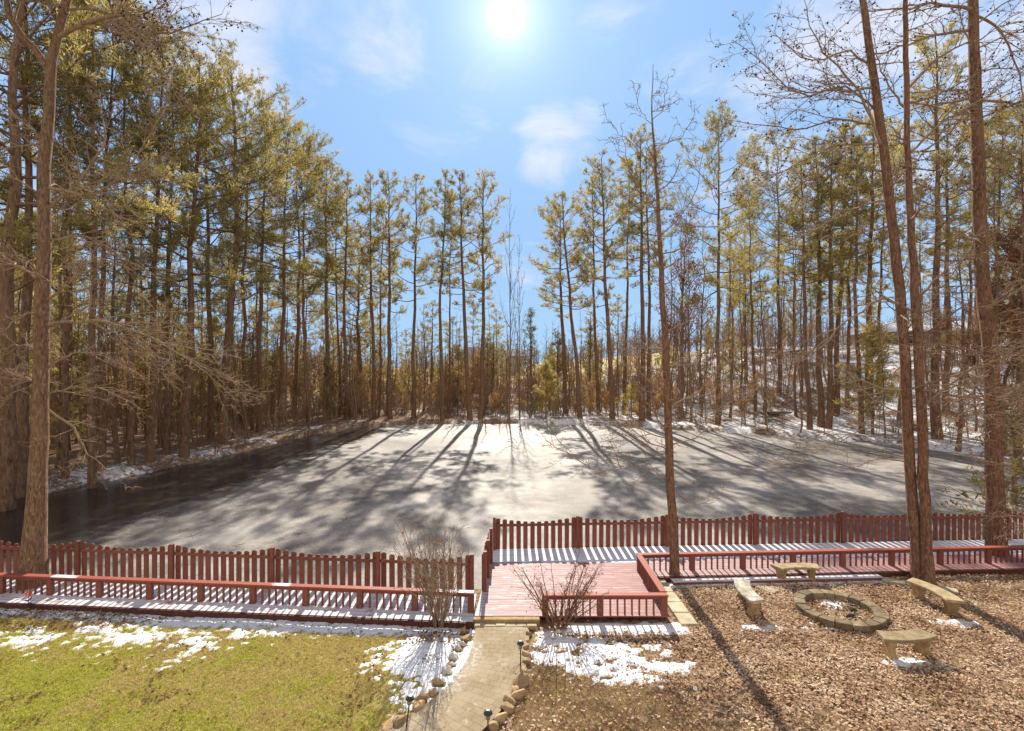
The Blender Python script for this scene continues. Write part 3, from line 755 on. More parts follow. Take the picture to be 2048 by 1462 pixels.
H = np.maximum(H, np.where((SXg > 1.0) & (SXg < 4.1), (1-np.abs(SYg-12.0)/.26)*.9+nB*.7-.05, -1))
for (px, py, rx, ry) in ((1520, 1256, .38, .16), (1830, 1328, .62, .13), (1625, 1166, .55, .13), (1915, 1247, .5, .16), (1700, 1250, .9, .16), (1665, 1205, .55, .28)):
    cx, cy = g_at(px, py, -.15); H = np.maximum(H, patch(ell(cx, cy, rx, ry), 1.0, -.12))
for _x, _y in [g_at(p[0], p[1]) for p in LS+RSn]: H = np.where(np.hypot(SXg-_x, SYg-_y) < .13, -1, H)
H = np.maximum(H, np.where((SXg > 4.4) & (SXg < 11), (1-np.abs(SYg-(14.35+.055*(SXg-5)))/.18)*.9+nB-.15, -1))
keep = H > -.05
Hh = np.clip(H, -.1, .35)*.075
base = terrain(SXg, SYg)
Zs = base+Hh+.004
snx = len(sx_); cell = keep[:-1, :-1] | keep[1:, :-1] | keep[:-1, 1:] | keep[1:, 1:]
ci = np.argwhere(cell); ii = ci[:, 0]*snx+ci[:, 1]
q = np.stack([ii, ii+1, ii+snx+1, ii+snx], -1); used = np.unique(q); remap = np.full(SXg.size, -1); remap[used] = np.arange(len(used))
me = mesh_np('snow_patches', np.stack([SXg, SYg, Zs], -1).reshape(-1, 3)[used], quads=remap[q], smooth=True)
tag(link('snow_patches', me, M['snow']), 'thin melting snow patches on the lawn and beds', 'snow', kind='stuff')
def snow_at(x, y):
    i = np.clip(((x+15.5)/.045).astype(int), 0, H.shape[1]-1); j = np.clip(((y-7.2)/.045).astype(int), 0, H.shape[0]-1)
    ok = (x > -15.5) & (x < 13.4) & (y > 7.2) & (y < 15.1); return np.where(ok, H[j, i], -1)

# ------------------------------------------------------------------ leaves, grass
def in_path(x, y):
    i = np.argmin(np.abs(cc[:, 1][None, :]-y[:, None]), 1); return np.abs(x-cc[i, 0]) < .74*np.sqrt(1+(tt[i, 0]/np.minimum(tt[i, 1], -.2))**2)
def clear_of(x, y):
    k = ~in_path(x, y)
    k &= ~((x > -1.0) & (x < 4.45) & (y > 12.0)); k &= ~((x <= -.9) & (y > lerp(ledge0[1], ledge1[1], (x-ledge0[0])/(ledge1[0]-ledge0[0]))-.08))
    k &= ~((x > 4.3) & (y > 14.5+.055*(x-4.5)-.35*0)); rr = np.hypot(x-FPX, y-FPY); k &= ~((rr > .73) & (rr < 1.01))
    return k
def leaf_mesh(name, n, sampler, s0, s1, lift, seed):
    r = np.random.RandomState(seed); x, y = sampler(r, n); n = len(x); z = terrain(x, y)+lift*r.rand(n)+.01+np.clip(snow_at(x, y), 0, .35)*.10
    a = r.rand(n)*6.283; sz = r.uniform(s0, s1, n); ti = r.normal(0, .45, (n, 2)); fold = r.uniform(-.1, .5, n)
    loc = np.array([(-.5, 0, 0), (0, -.32, 1), (.5, 0, 0), (0, .32, 1)])
    P = np.zeros((n, 4, 3))
    for k in range(4):
        lx = loc[k, 0]*sz; ly = loc[k, 1]*sz*r.uniform(.7, 1.3, n); lz = loc[k, 2]*fold*sz*.5+lx*ti[:, 0]*.6+ly*ti[:, 1]*.6
        P[:, k, 0] = x+lx*np.cos(a)-ly*np.sin(a); P[:, k, 1] = y+lx*np.sin(a)+ly*np.cos(a); P[:, k, 2] = z+lz+sz*.2
    b = np.arange(n)*4; t = np.concatenate([np.stack([b, b+1, b+2], -1), np.stack([b, b+2, b+3], -1)])
    return mesh_np(name, P.reshape(-1, 3), tris=t)
def samp_right(r, n):
    x = r.uniform(-.2, 18, n); y = 7.2+8.2*r.rand(n)**1.0
    dens = .16+.84*sstep(1.5, 5.5, x+ (y-9.5)*.9+(fbm(x*.9, y*.9)-.5)*3)
    dens *= .45+.55*sstep(.36, .58, fbm(x*1.3+4, y*1.3, 4))
    dens *= np.where(snow_at(x, y) > .02, .22, 1.0)
    k = (np.abs(x) < y*1.12+1) & clear_of(x, y) & (r.rand(n) < dens); return x[k], y[k]
tag(link('leaf_litter', leaf_mesh('leaf_litter', 120000, samp_right, .032, .082, .03, 1), M['litter']), 'brown fallen leaves carpeting the yard round the fire pit', 'leaves', kind='stuff')
def samp_left(r, n):
    x = r.uniform(-15.5, -.6, n); y = 7.2+6.4*r.rand(n)
    c = fbm(x*1.7, y*1.7, 3); dens = .025+.30*sstep(.60, .78, c)*(.35+.65*r.rand(n))
    dens = np.maximum(dens, .9*np.clip(1-np.hypot((x+11.2)/3.2, (y-12.35)/.75), 0, .5)*2)
    dens = np.maximum(dens, .9*np.clip(1-np.hypot((x+1.75)/.9, (y-11.55)/.35), 0, .5)*2)
    dens = np.maximum(dens, .30*np.clip(1-np.abs(x+2.6-(y-10.5)*.2)/.5, 0, 1)*(c > .45))
    k = clear_of(x, y) & (r.rand(n) < dens); return x[k], y[k]
tag(link('scattered_leaves', leaf_mesh('scattered_leaves', 42000, samp_left, .045, .09, .02, 2), M['lawn_leaves']), 'brown leaves scattered on the lawn', 'leaves', kind='stuff')
def blades(name, n, sampler, h0, h1, w, seed):
    r = np.random.RandomState(seed); x, y = sampler(r, n); n = len(x); z = terrain(x, y)-.005
    a = r.rand(n)*6.283; h = r.uniform(h0, h1, n); l = r.normal(0, .8, (n, 2))*h[:, None]
    P = np.zeros((n, 3, 3)); dx = np.cos(a)*w; dy = np.sin(a)*w
    P[:, 0] = np.stack([x-dx, y-dy, z], -1); P[:, 1] = np.stack([x+dx, y+dy, z], -1); P[:, 2] = np.stack([x+l[:, 0], y+l[:, 1], z+h], -1)
    return mesh_np(name, P.reshape(-1, 3), tris=np.arange(n*3).reshape(-1, 3))
def samp_lawn(r, n):
    x = r.uniform(-14.5, -.7, n); y = r.uniform(7.3, 13.2, n)
    k = (np.abs(x) < y*1.1+.6) & clear_of(x, y) & (snow_at(x, y) < .04+.06*r.rand(n)) & ~((x > -2.6+(fbm(x*2, y*2)-.5)*1.0) & (y > 9.2) & (r.rand(n) < .8)); return x[k], y[k]
tag(link('lawn_grass', blades('lawn_grass', 260000, samp_lawn, .025, .06, .006, 3), M['lawn_grass']), 'patchy green and straw-coloured winter lawn left of the path', 'grass', kind='stuff')
def samp_dry(r, n):
    x = r.uniform(0, 10, n); y = r.uniform(7.3, 12.0, n)
    w = 1-sstep(1.5, 6.5, x+(y-9.0)*1.5+(fbm(x*.8, y*.8)-.5)*3.5)
    k = (np.abs(x) < y*1.1) & clear_of(x, y) & (snow_at(x, y) < .02) & (r.rand(n) < w); return x[k], y[k]
tag(link('dry_grass', blades('dry_grass', 190000, samp_dry, .02, .055, .006, 4), M['straw']), 'straw-coloured dry grass right of the path', 'grass', kind='stuff')

# ------------------------------------------------------------------ trees
def unit(v): return v/(np.linalg.norm(v)+1e-9)
def walk(rng, p, d, L, n, jit, up, droop=0.0):
    pts = [np.array(p, float)]; d = unit(np.array(d, float)); s = L/n
    for i in range(n):
        d = unit(d+rng.normal(0, jit, 3)+np.array((0, 0, up-droop*i/n)))
        pts.append(pts[-1]+d*s)
    return np.array(pts)
def child_dir(rng, t, ang):
    r = rng.normal(0, 1, 3); pr = unit(r-t*(r@t)); return unit(t*math.cos(ang)+pr*math.sin(ang))
def ramify(tb, rng, pts, rad, level, maxl, dens, tips, up=.06, jit=.13, rmin=.005, lfac=.5, s0=.18, flat=0.0, k=(5, 4, 3, 3)):
    L = np.linalg.norm(np.diff(pts, axis=0), axis=1).sum()
    n = max(2, int(L*dens[level]+rng.rand())); cum = np.concatenate([[0], np.cumsum(np.linalg.norm(np.diff(pts, axis=0), axis=1))])/L
    for i in range(n):
        s = s0+(1-s0)*(i+rng.rand())/n; j = min(len(pts)-2, max(0, np.searchsorted(cum, s)-1)); f = (s-cum[j])/(cum[j+1]-cum[j]+1e-9)
        p = pts[j]+(pts[j+1]-pts[j])*f; r0 = rad[j]+(rad[j+1]-rad[j])*f
        t = unit(pts[j+1]-pts[j]); d = child_dir(rng, t, R(rng.uniform(32, 62)))
        if flat: d[2] *= (1-flat); d = unit(d)
        l = L*lfac*rng.uniform(.55, 1.15)*(1-.55*s)
        if l < .12: l = .12
        m = 5 if level < maxl-1 else 4
        q = walk(rng, p, d, l, m, jit, up); rr = np.linspace(max(r0*.62, rmin), rmin*.75, m+1)
        tb.tube(q, rr, k[min(level+1, 3)])
        if level+1 < maxl: ramify(tb, rng, q, rr, level+1, maxl, dens, tips, up, jit, rmin, lfac, .2, flat, k)
        else: tips.append(q[-1])

def tris_tufts(rng, pts, dirs, n_per, l0, l1, w, spread):
    pts = np.repeat(np.asarray(pts), n_per, 0); dirs = np.repeat(np.asarray(dirs), n_per, 0); n = len(pts)
    d = dirs+rng.normal(0, spread, (n, 3)); d /= np.linalg.norm(d, axis=1)[:, None]+1e-9
    side = np.cross(d, rng.normal(0, 1, (n, 3))); side /= np.linalg.norm(side, axis=1)[:, None]+1e-9
    L = rng.uniform(l0, l1, n)[:, None]; b = pts+rng.normal(0, .05, (n, 3))
    P = np.stack([b-side*w*.4, b+d*L*.6+side*w*.6, b+d*L, b+d*L*.55-side*w*.6], 1)
    t = np.arange(n)*4
    return P.reshape(-1, 3), np.concatenate([np.stack([t, t+1, t+2], -1), np.stack([t, t+2, t+3], -1)])

def make_pine(seed, Hh, rb, cb, cw, nl, tn=13, flat_top=False, wob=.20, needle=(.17, .33), tuftden=1.0, twist=0):
    rng = np.random.RandomState(seed); tb = TB()
    n = 16; zz = np.linspace(-.4, Hh, n); wx = np.cumsum(rng.normal(0, wob*.35, n)); wy = np.cumsum(rng.normal(0, wob*.35, n)); wx -= wx[1]; wy -= wy[1]
    trunk = np.c_[wx, wy, zz]; rr = rb*(1-.86*(np.clip(zz/Hh, 0, 1))**1.15); rr[0] *= 1.3; rr[1] *= 1.07; rr = np.maximum(rr, .03)
    tb.tube(trunk, rr, 10)
    tp, td = [], []
    def at(z):
        j = min(n-2, max(0, np.searchsorted(zz, z)-1)); f = (z-zz[j])/(zz[j+1]-zz[j]); return trunk[j]+(trunk[j+1]-trunk[j])*f, rr[j]+(rr[j+1]-rr[j])*f
    az = rng.rand()*6
    for i in range(nl):
        t = (i+rng.rand()*.8)/nl; z = Hh*(cb+(1-cb)*t*.985); p, r0 = at(z); az += 2.4+rng.normal(0, .5)
        prof = (.62+1.5*t*(1-t))*(1-t**6*.62)
        if t < .3: prof *= rng.choice([.45, .8, 1.15])
        L = cw*prof*rng.uniform(.6, 1.2)
        el = R(-6+55*t**1.6+rng.normal(0, 10))
        d = np.array((math.cos(az)*math.cos(el), math.sin(az)*math.cos(el), math.sin(el)))
        q = walk(rng, p, d, L, 6, .14, .06); lr = np.linspace(max(.020, min(r0*.45, .014+L*.017)), .012, 7); tb.tube(q, lr, 5)
        nsub = int(3+L*2.3)
        for k in range(nsub):
            s = .38+.62*(k+rng.rand())/nsub; j = min(5, int(s*6)); f = s*6-j; b = q[j]+(q[min(6, j+1)]-q[j])*f
            tdir = unit(q[min(6, j+1)]-q[j]); dd = child_dir(rng, tdir, R(rng.uniform(30, 65))); dd[2] = dd[2]*.6+.16; dd = unit(dd)
            l2 = L*rng.uniform(.14, .34)*(1.15-.5*s)+.25; q2 = walk(rng, b, dd, l2, 4, .16, .12); tb.tube(q2, np.linspace(.014, .008, 5), 3)
            m = 1+int(l2*3.3*tuftden+rng.rand())
            for a in range(m):
                g = 1-.7*a/max(1, m); jj = min(3, int(g*4-1e-6)); b2 = q2[jj]+(q2[jj+1]-q2[jj])*(g*4-jj)
                tp.append(b2+rng.normal(0, .09, 3)); td.append(unit(unit(q2[jj+1]-q2[jj])*.8+np.array((0, 0, .5))))
        for a in range(2): tp.append(q[-1-(a > 0)]+rng.normal(0, .06, 3)); td.append(unit(q[-1]-q[-2]+np.array((0, 0, .3))))
    for i in range(7):                                                     # dead stubs below the crown
        z = Hh*rng.uniform(.22, cb+.02); p, r0 = at(z); a = rng.rand()*6.3; q = walk(rng, p, (math.cos(a), math.sin(a), rng.uniform(-.3, .3)), rng.uniform(.5, 1.9), 4, .2, -.02); tb.tube(q, np.linspace(.025, .007, 5), 4)
    V_, T_ = tris_tufts(rng, tp, td, tn, needle[0], needle[1], .032, .66)
    return tb.mesh('trunk'), mesh_np('crown', V_, tris=T_)

PINES = {}
def pine_proto(key, *a, needles='pine_needles', bark_='pine_bark', **k):
    tm, cm = make_pine(*a, **k); tm.materials.append(M[bark_]); cm.materials.append(M[needles]); PINES[key] = (tm, cm, a[1], a[2])
# narrow far-shore pines
pine_proto('n0', 11, 28, .27, .47, 3.4, 38); pine_proto('n1', 12, 28, .23, .54, 3.1, 34); pine_proto('n2', 13, 28, .28, .42, 3.7, 40)
pine_proto('n3', 14, 28, .25, .49, 3.9, 38); pine_proto('n4', 15, 28, .19, .58, 2.9, 30)
# broad pines of the left wood and the right hill
pine_proto('b0', 21, 28, .31, .36, 6.4, 46, tuftden=.8, wob=.34); pine_proto('b1', 22, 28, .27, .41, 5.8, 42, tuftden=.8, wob=.30); pine_proto('b2', 23, 28, .33, .32, 6.6, 48, tuftden=.8, wob=.36)
pine_proto('b3', 24, 28, .24, .43, 5.4, 40, tuftden=.8, wob=.32); pine_proto('b4', 25, 28, .20, .40, 4.6, 38, tuftden=.85, wob=.28)
pine_proto('m0', 31, 14, .13, .16, 2.5, 44, tuftden=.9); pine_proto('m1', 32, 14, .12, .24, 2.1, 38, tuftden=.9); pine_proto('m2', 33, 14, .14, .10, 2.8, 46, tuftden=.8)
NP = {'n': ['n0', 'n1', 'n2', 'n3', 'n4'], 'b': ['b0', 'b1', 'b2', 'b3', 'b4']}

def place(name, tm, cm, x, y, sc, rz, lean=(0, 0), label=None, cat='tree', group=None, z=None, part='crown'):
    r = empty(name, (x, y, gz(x, y)-.05 if z is None else z)); r.rotation_euler = (lean[1], lean[0], rz); r.rotation_mode = 'XYZ'
    r.rotation_mode = 'QUATERNION'; r.rotation_quaternion = (Euler((lean[1], lean[0], 0)).to_quaternion() @ Euler((0, 0, rz)).to_quaternion())
    r.scale = sc; tag(r, label, cat, group)
    t = bpy.data.objects.new('trunk', tm); COL.objects.link(t); t.parent = r
    if cm is not None:
        c = bpy.data.objects.new(part, cm); COL.objects.link(c); c.parent = r
    return r
PLACED = []
def pine(px, Z, topx, topy, key, label, w=1.0, group=None):
    x = PX(px, Z); g = gz(x, Z); tm, cm, h0, _ = PINES[key]; H_ = PZ(topy, Z)-g; k = H_/h0
    lean = math.atan2(PX(topx, Z)-x, H_); rng = random.Random(int(px*13+Z)); ws = w*(.55+.45*k)
    PLACED.append((x, Z))
    return place('pine_tree', tm, cm, x, Z, (ws, ws, k), rng.uniform(0, 6.28), (lean, rng.uniform(-.015, .015)), label, 'pine tree', group)

# far shore, left of the thin bare tree (listed from it outwards)
FL = [(963, 61.0, 967, 353, 'n2', 1.0), (939, 60.5, 928, 352, 'n0', 1.05), (885, 60.0, 880, 349, 'n1', 1.0), (897, 66, 905, 385, 'n4', .8), (828, 61.5, 833, 357, 'n3', 1.0), (779, 61.0, 775, 345, 'n2', .95), (758, 63, 770, 400, 'n4', .85), (748, 61.5, 741, 357, 'n0', .9), (693, 60.5, 692, 353, 'n1', 1.0), (680, 64, 678, 372, 'n4', .9), (650, 60.5, 652, 328, 'n3', 1.1)]
for i, (px, Z, tx, ty, k, w) in enumerate(sorted(FL, key=lambda a: -a[0])):
    pine(px, Z, tx, ty, k, 'tall straight pine on the far shore, '+ordn(i)+' to the left of the thin bare tree', w, 'pines along the far shore')
# far shore, right of it
FR = [(1130, 67, 1122, 420, 'n0', 1.2), (1160, 60.5, 1124, 392, 'n3', 1.1), (1197, 64, 1185, 345, 'n1', 1.0), (1225, 60, 1207, 315, 'n2', 1.0), (1248, 65, 1256, 322, 'n4', 1.1), (1284, 59, 1272, 268, 'n0', 1.05), (1297, 60.5, 1303, 300, 'n1', 1.0)]
for i, (px, Z, tx, ty, k, w) in enumerate(FR):
    pine(px, Z, tx, ty, k, 'tall pine on the far shore, '+ordn(i)+' to the right of the thin bare tree', w, 'pines along the far shore')
# left bank, from the far corner towards the viewer
LB = [(618, 57, 606, 300, 'b4', .95), (590, 61, 588, 275, 'b3', .95), (560, 52, 575, 250, 'b1', .9), (520, 49, 512, 215, 'b3', 1.0), (487, 47, 490, 190, 'b4', .95), (445, 41.5, 455, 130, 'b0', 1.0), (422, 44, 420, 200, 'n3', 1.0), (368, 36, 402, 118, 'b2', .85), (335, 36.5, 330, 170, 'b3', .9), (300, 34, 312, 80, 'b1', .85), (262, 32.5, 258, 10, 'b4', .9), (205, 31, 215, -20, 'b3', .75), (185, 28.5, 175, -60, 'n3', .8), (130, 29, 140, -60, 'b4', .8), (42, 26.5, 48, -120, 'n2', .95)]
for i, (px, Z, tx, ty, k, w) in enumerate(LB):
    pine(px, Z, tx, ty, k, 'shaded pine on the left bank, '+ordn(i)+' from the far corner of the pond', w, 'pines along the left bank')
pine(10, 24.2, 22, -230, 'b0', 'massive dark pine trunk at the left edge, behind the big left tree', 1.1)
pine(-60, 26.5, -50, -200, 'b3', 'pine just outside the left frame edge with limbs reaching in', 1.0)
# right hill, from the pond's far corner to the right
RH = [(1438, 55.0, 1426, 232, 'b3', .98, 'big solitary pine with open layered crown, right of the bare tree by the slabs'),
      (1512, 60, 1505, 385, 'b4', .9, 'shorter pine on the right hill, just right of the big solitary pine'),
      (1560, 64, 1548, 285, 'b1', .9, 'broad pale-crowned pine behind the right shore, left of the clustered trunks')]
for px, Z, tx, ty, k, w, lb in RH: pine(px, Z, tx, ty, k, lb, w)
RC = [(1620, 50.5, 1605, 330, 'n3', 1.0), (1643, 52, 1640, 275, 'n0', 1.15), (1659, 51, 1668, 300, 'n2', 1.0), (1673, 55, 1690, 262, 'n3', 1.1), (1694, 57, 1700, 245, 'b4', .9), (1723, 47.5, 1712, 300, 'n1', 1.0), (1737, 53, 1745, 240, 'n2', 1.2), (1757, 58, 1772, 255, 'b3', .8)]
for i, (px, Z, tx, ty, k, w) in enumerate(RC):
    pine(px, Z, tx, ty, k, 'slender pine of the cluster left of the twin tree, '+ordn(i)+' from the left', w, 'clustered pines on the right shore')
RE = [(1872, 43.5, 1868, 60, 'n2', 1.15), (1891, 50, 1900, 215, 'n3', 1.1), (1932, 55, 1940, 250, 'b4', .9), (1985, 47, 1992, 240, 'b1', .8), (2030, 42, 2040, 225, 'b3', .8), (2075, 46, 2080, 200, 'b0', .8), (2120, 40, 2120, 150, 'b4', .9)]
for i, (px, Z, tx, ty, k, w) in enumerate(RE):
    pine(px, Z, tx, ty, k, 'pine on the right hill behind the twin tree, '+ordn(i)+' counting rightwards', w, 'pines at the right edge')
# depth of the woods
rng = random.Random(5)
def spots(n, fx, fy, ok, mind, tries=4000):
    out = []
    for _ in range(tries):
        if len(out) >= n: break
        x, y = fx(), fy()
        if not ok(x, y): continue
        if any((x-a)**2+(y-b)**2 < mind**2 for a, b in PLACED+out): continue
        out.append((x, y))
    PLACED.extend(out); return out
def off(x, y, d0): return float(sdf(np.array([x]), np.array([y]))[0]) > d0
for x, y in spots(28, lambda: rng.uniform(-80, -17), lambda: rng.uniform(26, 92), lambda x, y: off(x, y, 2.2) and x < -19-(y-60)*.1 and abs(x) < y*1.25+4, 4.0):
    k = rng.choice(NP['b']+['n3', 'n2', 'n0']); tm, cm, h0, _ = PINES[k]; s = rng.uniform(.68, .93); w = rng.uniform(.7, .95)
    place('pine_tree', tm, cm, x, y, (w, w, s), rng.uniform(0, 6.28), (rng.uniform(-.03, .03), rng.uniform(-.03, .03)), 'pine standing deep in the shaded wood behind the left bank', 'pine tree', 'pines deep in the left wood')
for x, y in spots(16, lambda: rng.uniform(26, 85), lambda: rng.uniform(50, 105), lambda x, y: off(x, y, 6) and .42 < x/y < 1.12 and not (.66 < x/y < .9 and y < 84), 4.0):
    k = rng.choice(NP['b']+NP['n']); tm, cm, h0, _ = PINES[k]; s = rng.uniform(.62, .82); w = rng.uniform(.7, .95)
    place('pine_tree', tm, cm, x, y, (w, w, s), rng.uniform(0, 6.28), (rng.uniform(-.03, .03), rng.uniform(-.03, .03)), 'pine far back on the snowy hill right of the pond', 'pine tree', 'pines far back on the right hill')
for x, y in spots(9, lambda: rng.uniform(-22, 30), lambda: rng.uniform(72, 100), lambda x, y: abs(x-1.5) > 4, 4.5):
    k = rng.choice(NP['n']); tm, cm, h0, _ = PINES[k]; s = rng.uniform(.40, .58); w = rng.uniform(.6, .8)
    place('pine_tree', tm, cm, x, y, (w, w, s), rng.uniform(0, 6.28), (0, 0), 'shorter pine set back behind the far shore row', 'pine tree', 'pines set back behind the far shore')

def midpines(n, fx, fy, ok, mind, h0, h1, label, group, keys=('m0', 'm1', 'm2')):
    for x, y in spots(n, fx, fy, ok, mind, 9000):
        k = rng.choice(keys); tm, cm, hh, _ = PINES[k]; s = rng.uniform(h0, h1)/hh; w = s*rng.uniform(.85, 1.15)
        place('pine_tree', tm, cm, x, y, (w, w, s), rng.uniform(0, 6.28), (rng.uniform(-.03, .03), rng.uniform(-.03, .03)), label, 'pine tree', group)
midpines(54, lambda: rng.uniform(-75, -17), lambda: rng.uniform(30, 90), lambda x, y: off(x, y, 4) and x < -15-(y-60)*.1 and abs(x) < y*1.2+4, 2.2, 8, 16, 'young pine with low branches in the understorey of the left wood', 'young pines in the left wood')
midpines(30, lambda: rng.uniform(-24, 26), lambda: rng.uniform(70, 105), lambda x, y: abs(x-1.5) > 3, 2.6, 4.5, 8.5, 'low young pine in the thicket behind the far shore', 'young pines behind the far shore')
midpines(20, lambda: rng.uniform(22, 80), lambda: rng.uniform(48, 100), lambda x, y: off(x, y, 4) and .36 < x/y < 1.12 and not (.5 < x/y < .9 and y < 86), 2.8, 7, 14, 'young pine with low branches on the right hill', 'young pines on the right hill')

# ---- bare trees (distant)
def make_bare(seed, Hh, rb, spread, dens, cb=.35, leaves=0, nl=20, up=.10, bend=.3):
    rng = np.random.RandomState(seed); tb = TB(); tw = TB(); tips = []
    n = 12; zz = np.linspace(-.3, Hh, n); wx = np.cumsum(rng.normal(0, bend*.3, n)); wy = np.cumsum(rng.normal(0, bend*.3, n)); wx -= wx[1]; wy -= wy[1]
    tr = np.c_[wx, wy, zz]; rr = np.maximum(rb*(1-.93*np.clip(zz/Hh, 0, 1)), .012); rr[0] *= 1.35; tb.tube(tr, rr, 8)
    for i in range(nl):
        t = cb+(1-cb)*(i+rng.rand())/nl*.97; j = min(n-2, int(t*(n-1))); f = t*(n-1)-j; p = tr[j]+(tr[j+1]-tr[j])*f
        a = i*2.4+rng.normal(0, .4); el = R(rng.uniform(28, 58)); L = spread*(1.15-.85*(t-cb)/(1-cb))*rng.uniform(.6, 1.2)
        q = walk(rng, p, (math.cos(a)*math.cos(el), math.sin(a)*math.cos(el), math.sin(el)), L, 6, .13, up); lr = np.linspace(max(.014, (rr[j])*.5), .008, 7); tw.tube(q, lr, 4)
        ramify(tw, rng, q, lr, 0, 2, dens, tips, up*.7, .15, .011, .42, .15, 0, (4, 3, 3, 3))
    return tb.mesh('trunk'), tw.mesh('twigs'), tips
BARE = []
for i, (s, h, rb, sp, d, cb) in enumerate([(1, 16, .15, 3.2, (3.2, 3.6), .26), (2, 18, .16, 3.8, (3.0, 3.4), .30), (3, 13, .12, 2.8, (3.4, 3.6), .2), (4, 9, .075, 1.9, (3.6, 3.6), .2)]):
    a, b, tips = make_bare(100+s, h, rb, sp, d, cb); a.materials.append(M['grey_bark'] if i % 2 else M['dark_twig']); b.materials.append(M['twig_bark'] if i % 2 else M['dark_twig']); BARE.append((a, b, h))
def bare(px, Z, topy, i, label, w=1.0, group=None):
    x = PX(px, Z); a, b, h = BARE[i]; k = (PZ(topy, Z)-gz(x, Z))/h; PLACED.append((x, Z))
    return place('bare_tree', a, b, x, Z, (w, w, k), px*.37, (0, 0), label, 'bare tree', group, part='twigs')
bare(1019, 59.6, 385, 0, 'thin leafless tree with upright twigs, alone in the gap of the far shore', .62)
bare(1040, 60.4, 470, 3, 'small leafless tree just right of the thin bare tree at the gap', .9)
bare(1532, 53.5, 640, 3, 'dark leaning bare tree at the edge of the right shore', 1.3)
for i, (px, Z, ty, k, w) in enumerate([(1340, 58, 440, 2, 1.2), (1362, 62, 400, 1, 1.0), (1382, 57, 480, 0, 1.0), (1405, 60, 430, 2, 1.2), (1462, 58, 520, 1, .9), (1480, 62, 500, 2, 1.2), (1530, 60, 480, 0, 1.0), (1590, 57, 440, 1, 1.0), (1605, 62, 470, 2, 1.1)]):
    bare(px, Z, ty, k, 'leafless hardwood on the right shore, '+ordn(i)+' to the right of the slender bare tree', w, 'leafless hardwoods on the right shore')
for i, (px, Z, ty, k, w) in enumerate([(1800, 50, 330, 0, 1.2), (1920, 40, 420, 1, 1.1), (1985, 36, 300, 2, 1.6), (2035, 33, 380, 0, 1.3)]):
    bare(px, Z, ty, k, 'leafless hardwood behind the twin tree on the right bank, '+ordn(i)+' from the left', w, 'leafless hardwoods on the right bank')
for i, (px, Z, ty, k, w) in enumerate([(130, 31, 250, 2, 1.4), (232, 33, 300, 1, 1.0), (320, 39, 420, 0, 1.1), (470, 45, 470, 2, 1.2), (700, 62, 560, 3, 1.1)]):
    bare(px, Z, ty, k, 'leafless hardwood among the pines of the left bank, '+ordn(i)+' from the big left tree', w, 'leafless hardwoods on the left bank')
rng = random.Random(9)
for x, y in spots(120, lambda: rng.uniform(-75, 75), lambda: rng.uniform(62, 135), lambda x, y: off(x, y, 3.5) and abs(x) < y*1.05 and not (.62 < x/y < .92), 2.5):
    i = rng.randrange(4); a, b, h = BARE[i]; s = rng.uniform(.5, .85)
    place('bare_tree', a, b, x, y, (s*1.2, s*1.2, s), rng.uniform(0, 6), (0, 0), 'leafless tree in the brown thicket beyond the pond', 'bare tree', 'leafless trees beyond the pond', part='twigs')

def make_pole(seed, Hh, rb):
    rng = np.random.RandomState(seed); tb = TB(); n = 14; zz = np.linspace(-.3, Hh, n); w = np.cumsum(rng.normal(0, .07, (n, 2)), 0); w -= w[1]; tr = np.c_[w, zz]; rr = np.maximum(rb*(1-.85*np.clip(zz/Hh, 0, 1)), .012); tb.tube(tr, rr, 6)
    for i in range(24):
        t = rng.uniform(.25, .98); j = min(n-2, int(t*(n-1))); a = rng.rand()*6.3; q = walk(rng, tr[j], (math.cos(a), math.sin(a), rng.uniform(.3, 1.2)), rng.uniform(.5, 2.0)*(1.2-t*.7), 5, .14, .08); lr = np.linspace(.016, .009, 6); tb.tube(q, lr, 3); ramify(tb, rng, q, lr, 0, 1, (2.6, 2), [], .05, .15, .010, .45, .2, 0, (4, 3, 3, 3))
    m_ = tb.mesh('pole_tree'); m_.materials.append(M[['grey_bark', 'pine_bark', 'dark_twig'][seed % 3]]); return m_
POLES = [make_pole(500+i, h, r_) for i, (h, r_) in enumerate([(13, .085), (11, .07), (15, .10), (10, .06)])]
rng = random.Random(21)
def poles(n, fx, fy, ok, mind, s0, s1, label, group):
    for x, y in spots(n, fx, fy, ok, mind, 12000):
        s = rng.uniform(s0, s1); o = bpy.data.objects.new('slender_tree', rng.choice(POLES)); COL.objects.link(o); o.location = (x, y, gz(x, y)-.05); o.scale = (s*rng.uniform(.8, 1.2),)*2+(s,); o.rotation_euler = (rng.uniform(-.05, .05), rng.uniform(-.05, .05), rng.uniform(0, 6.3)); tag(o, label, 'slender tree', group)
poles(70, lambda: rng.uniform(-55, -16), lambda: rng.uniform(25, 80), lambda x, y: off(x, y, .8) and x < -11 and abs(x) < y*1.15, 1.1, .8, 1.4, 'slender bare pole of a tree among the pines of the left bank', 'slender bare trees on the left bank')
poles(120, lambda: rng.uniform(-22, 26), lambda: rng.uniform(60, 92), lambda x, y: off(x, y, .9), .9, .45, 1.05, 'slender bare pole of a tree along the far shore', 'slender bare trees on the far shore')
poles(60, lambda: rng.uniform(18, 62), lambda: rng.uniform(40, 84), lambda x, y: not (.64 < x/y < .80 and y > 47) and off(x, y, .8) and .3 < x/y < 1.1, 1.4, .6, 1.2, 'slender bare pole of a tree on the right slope', 'slender bare trees on the right slope')

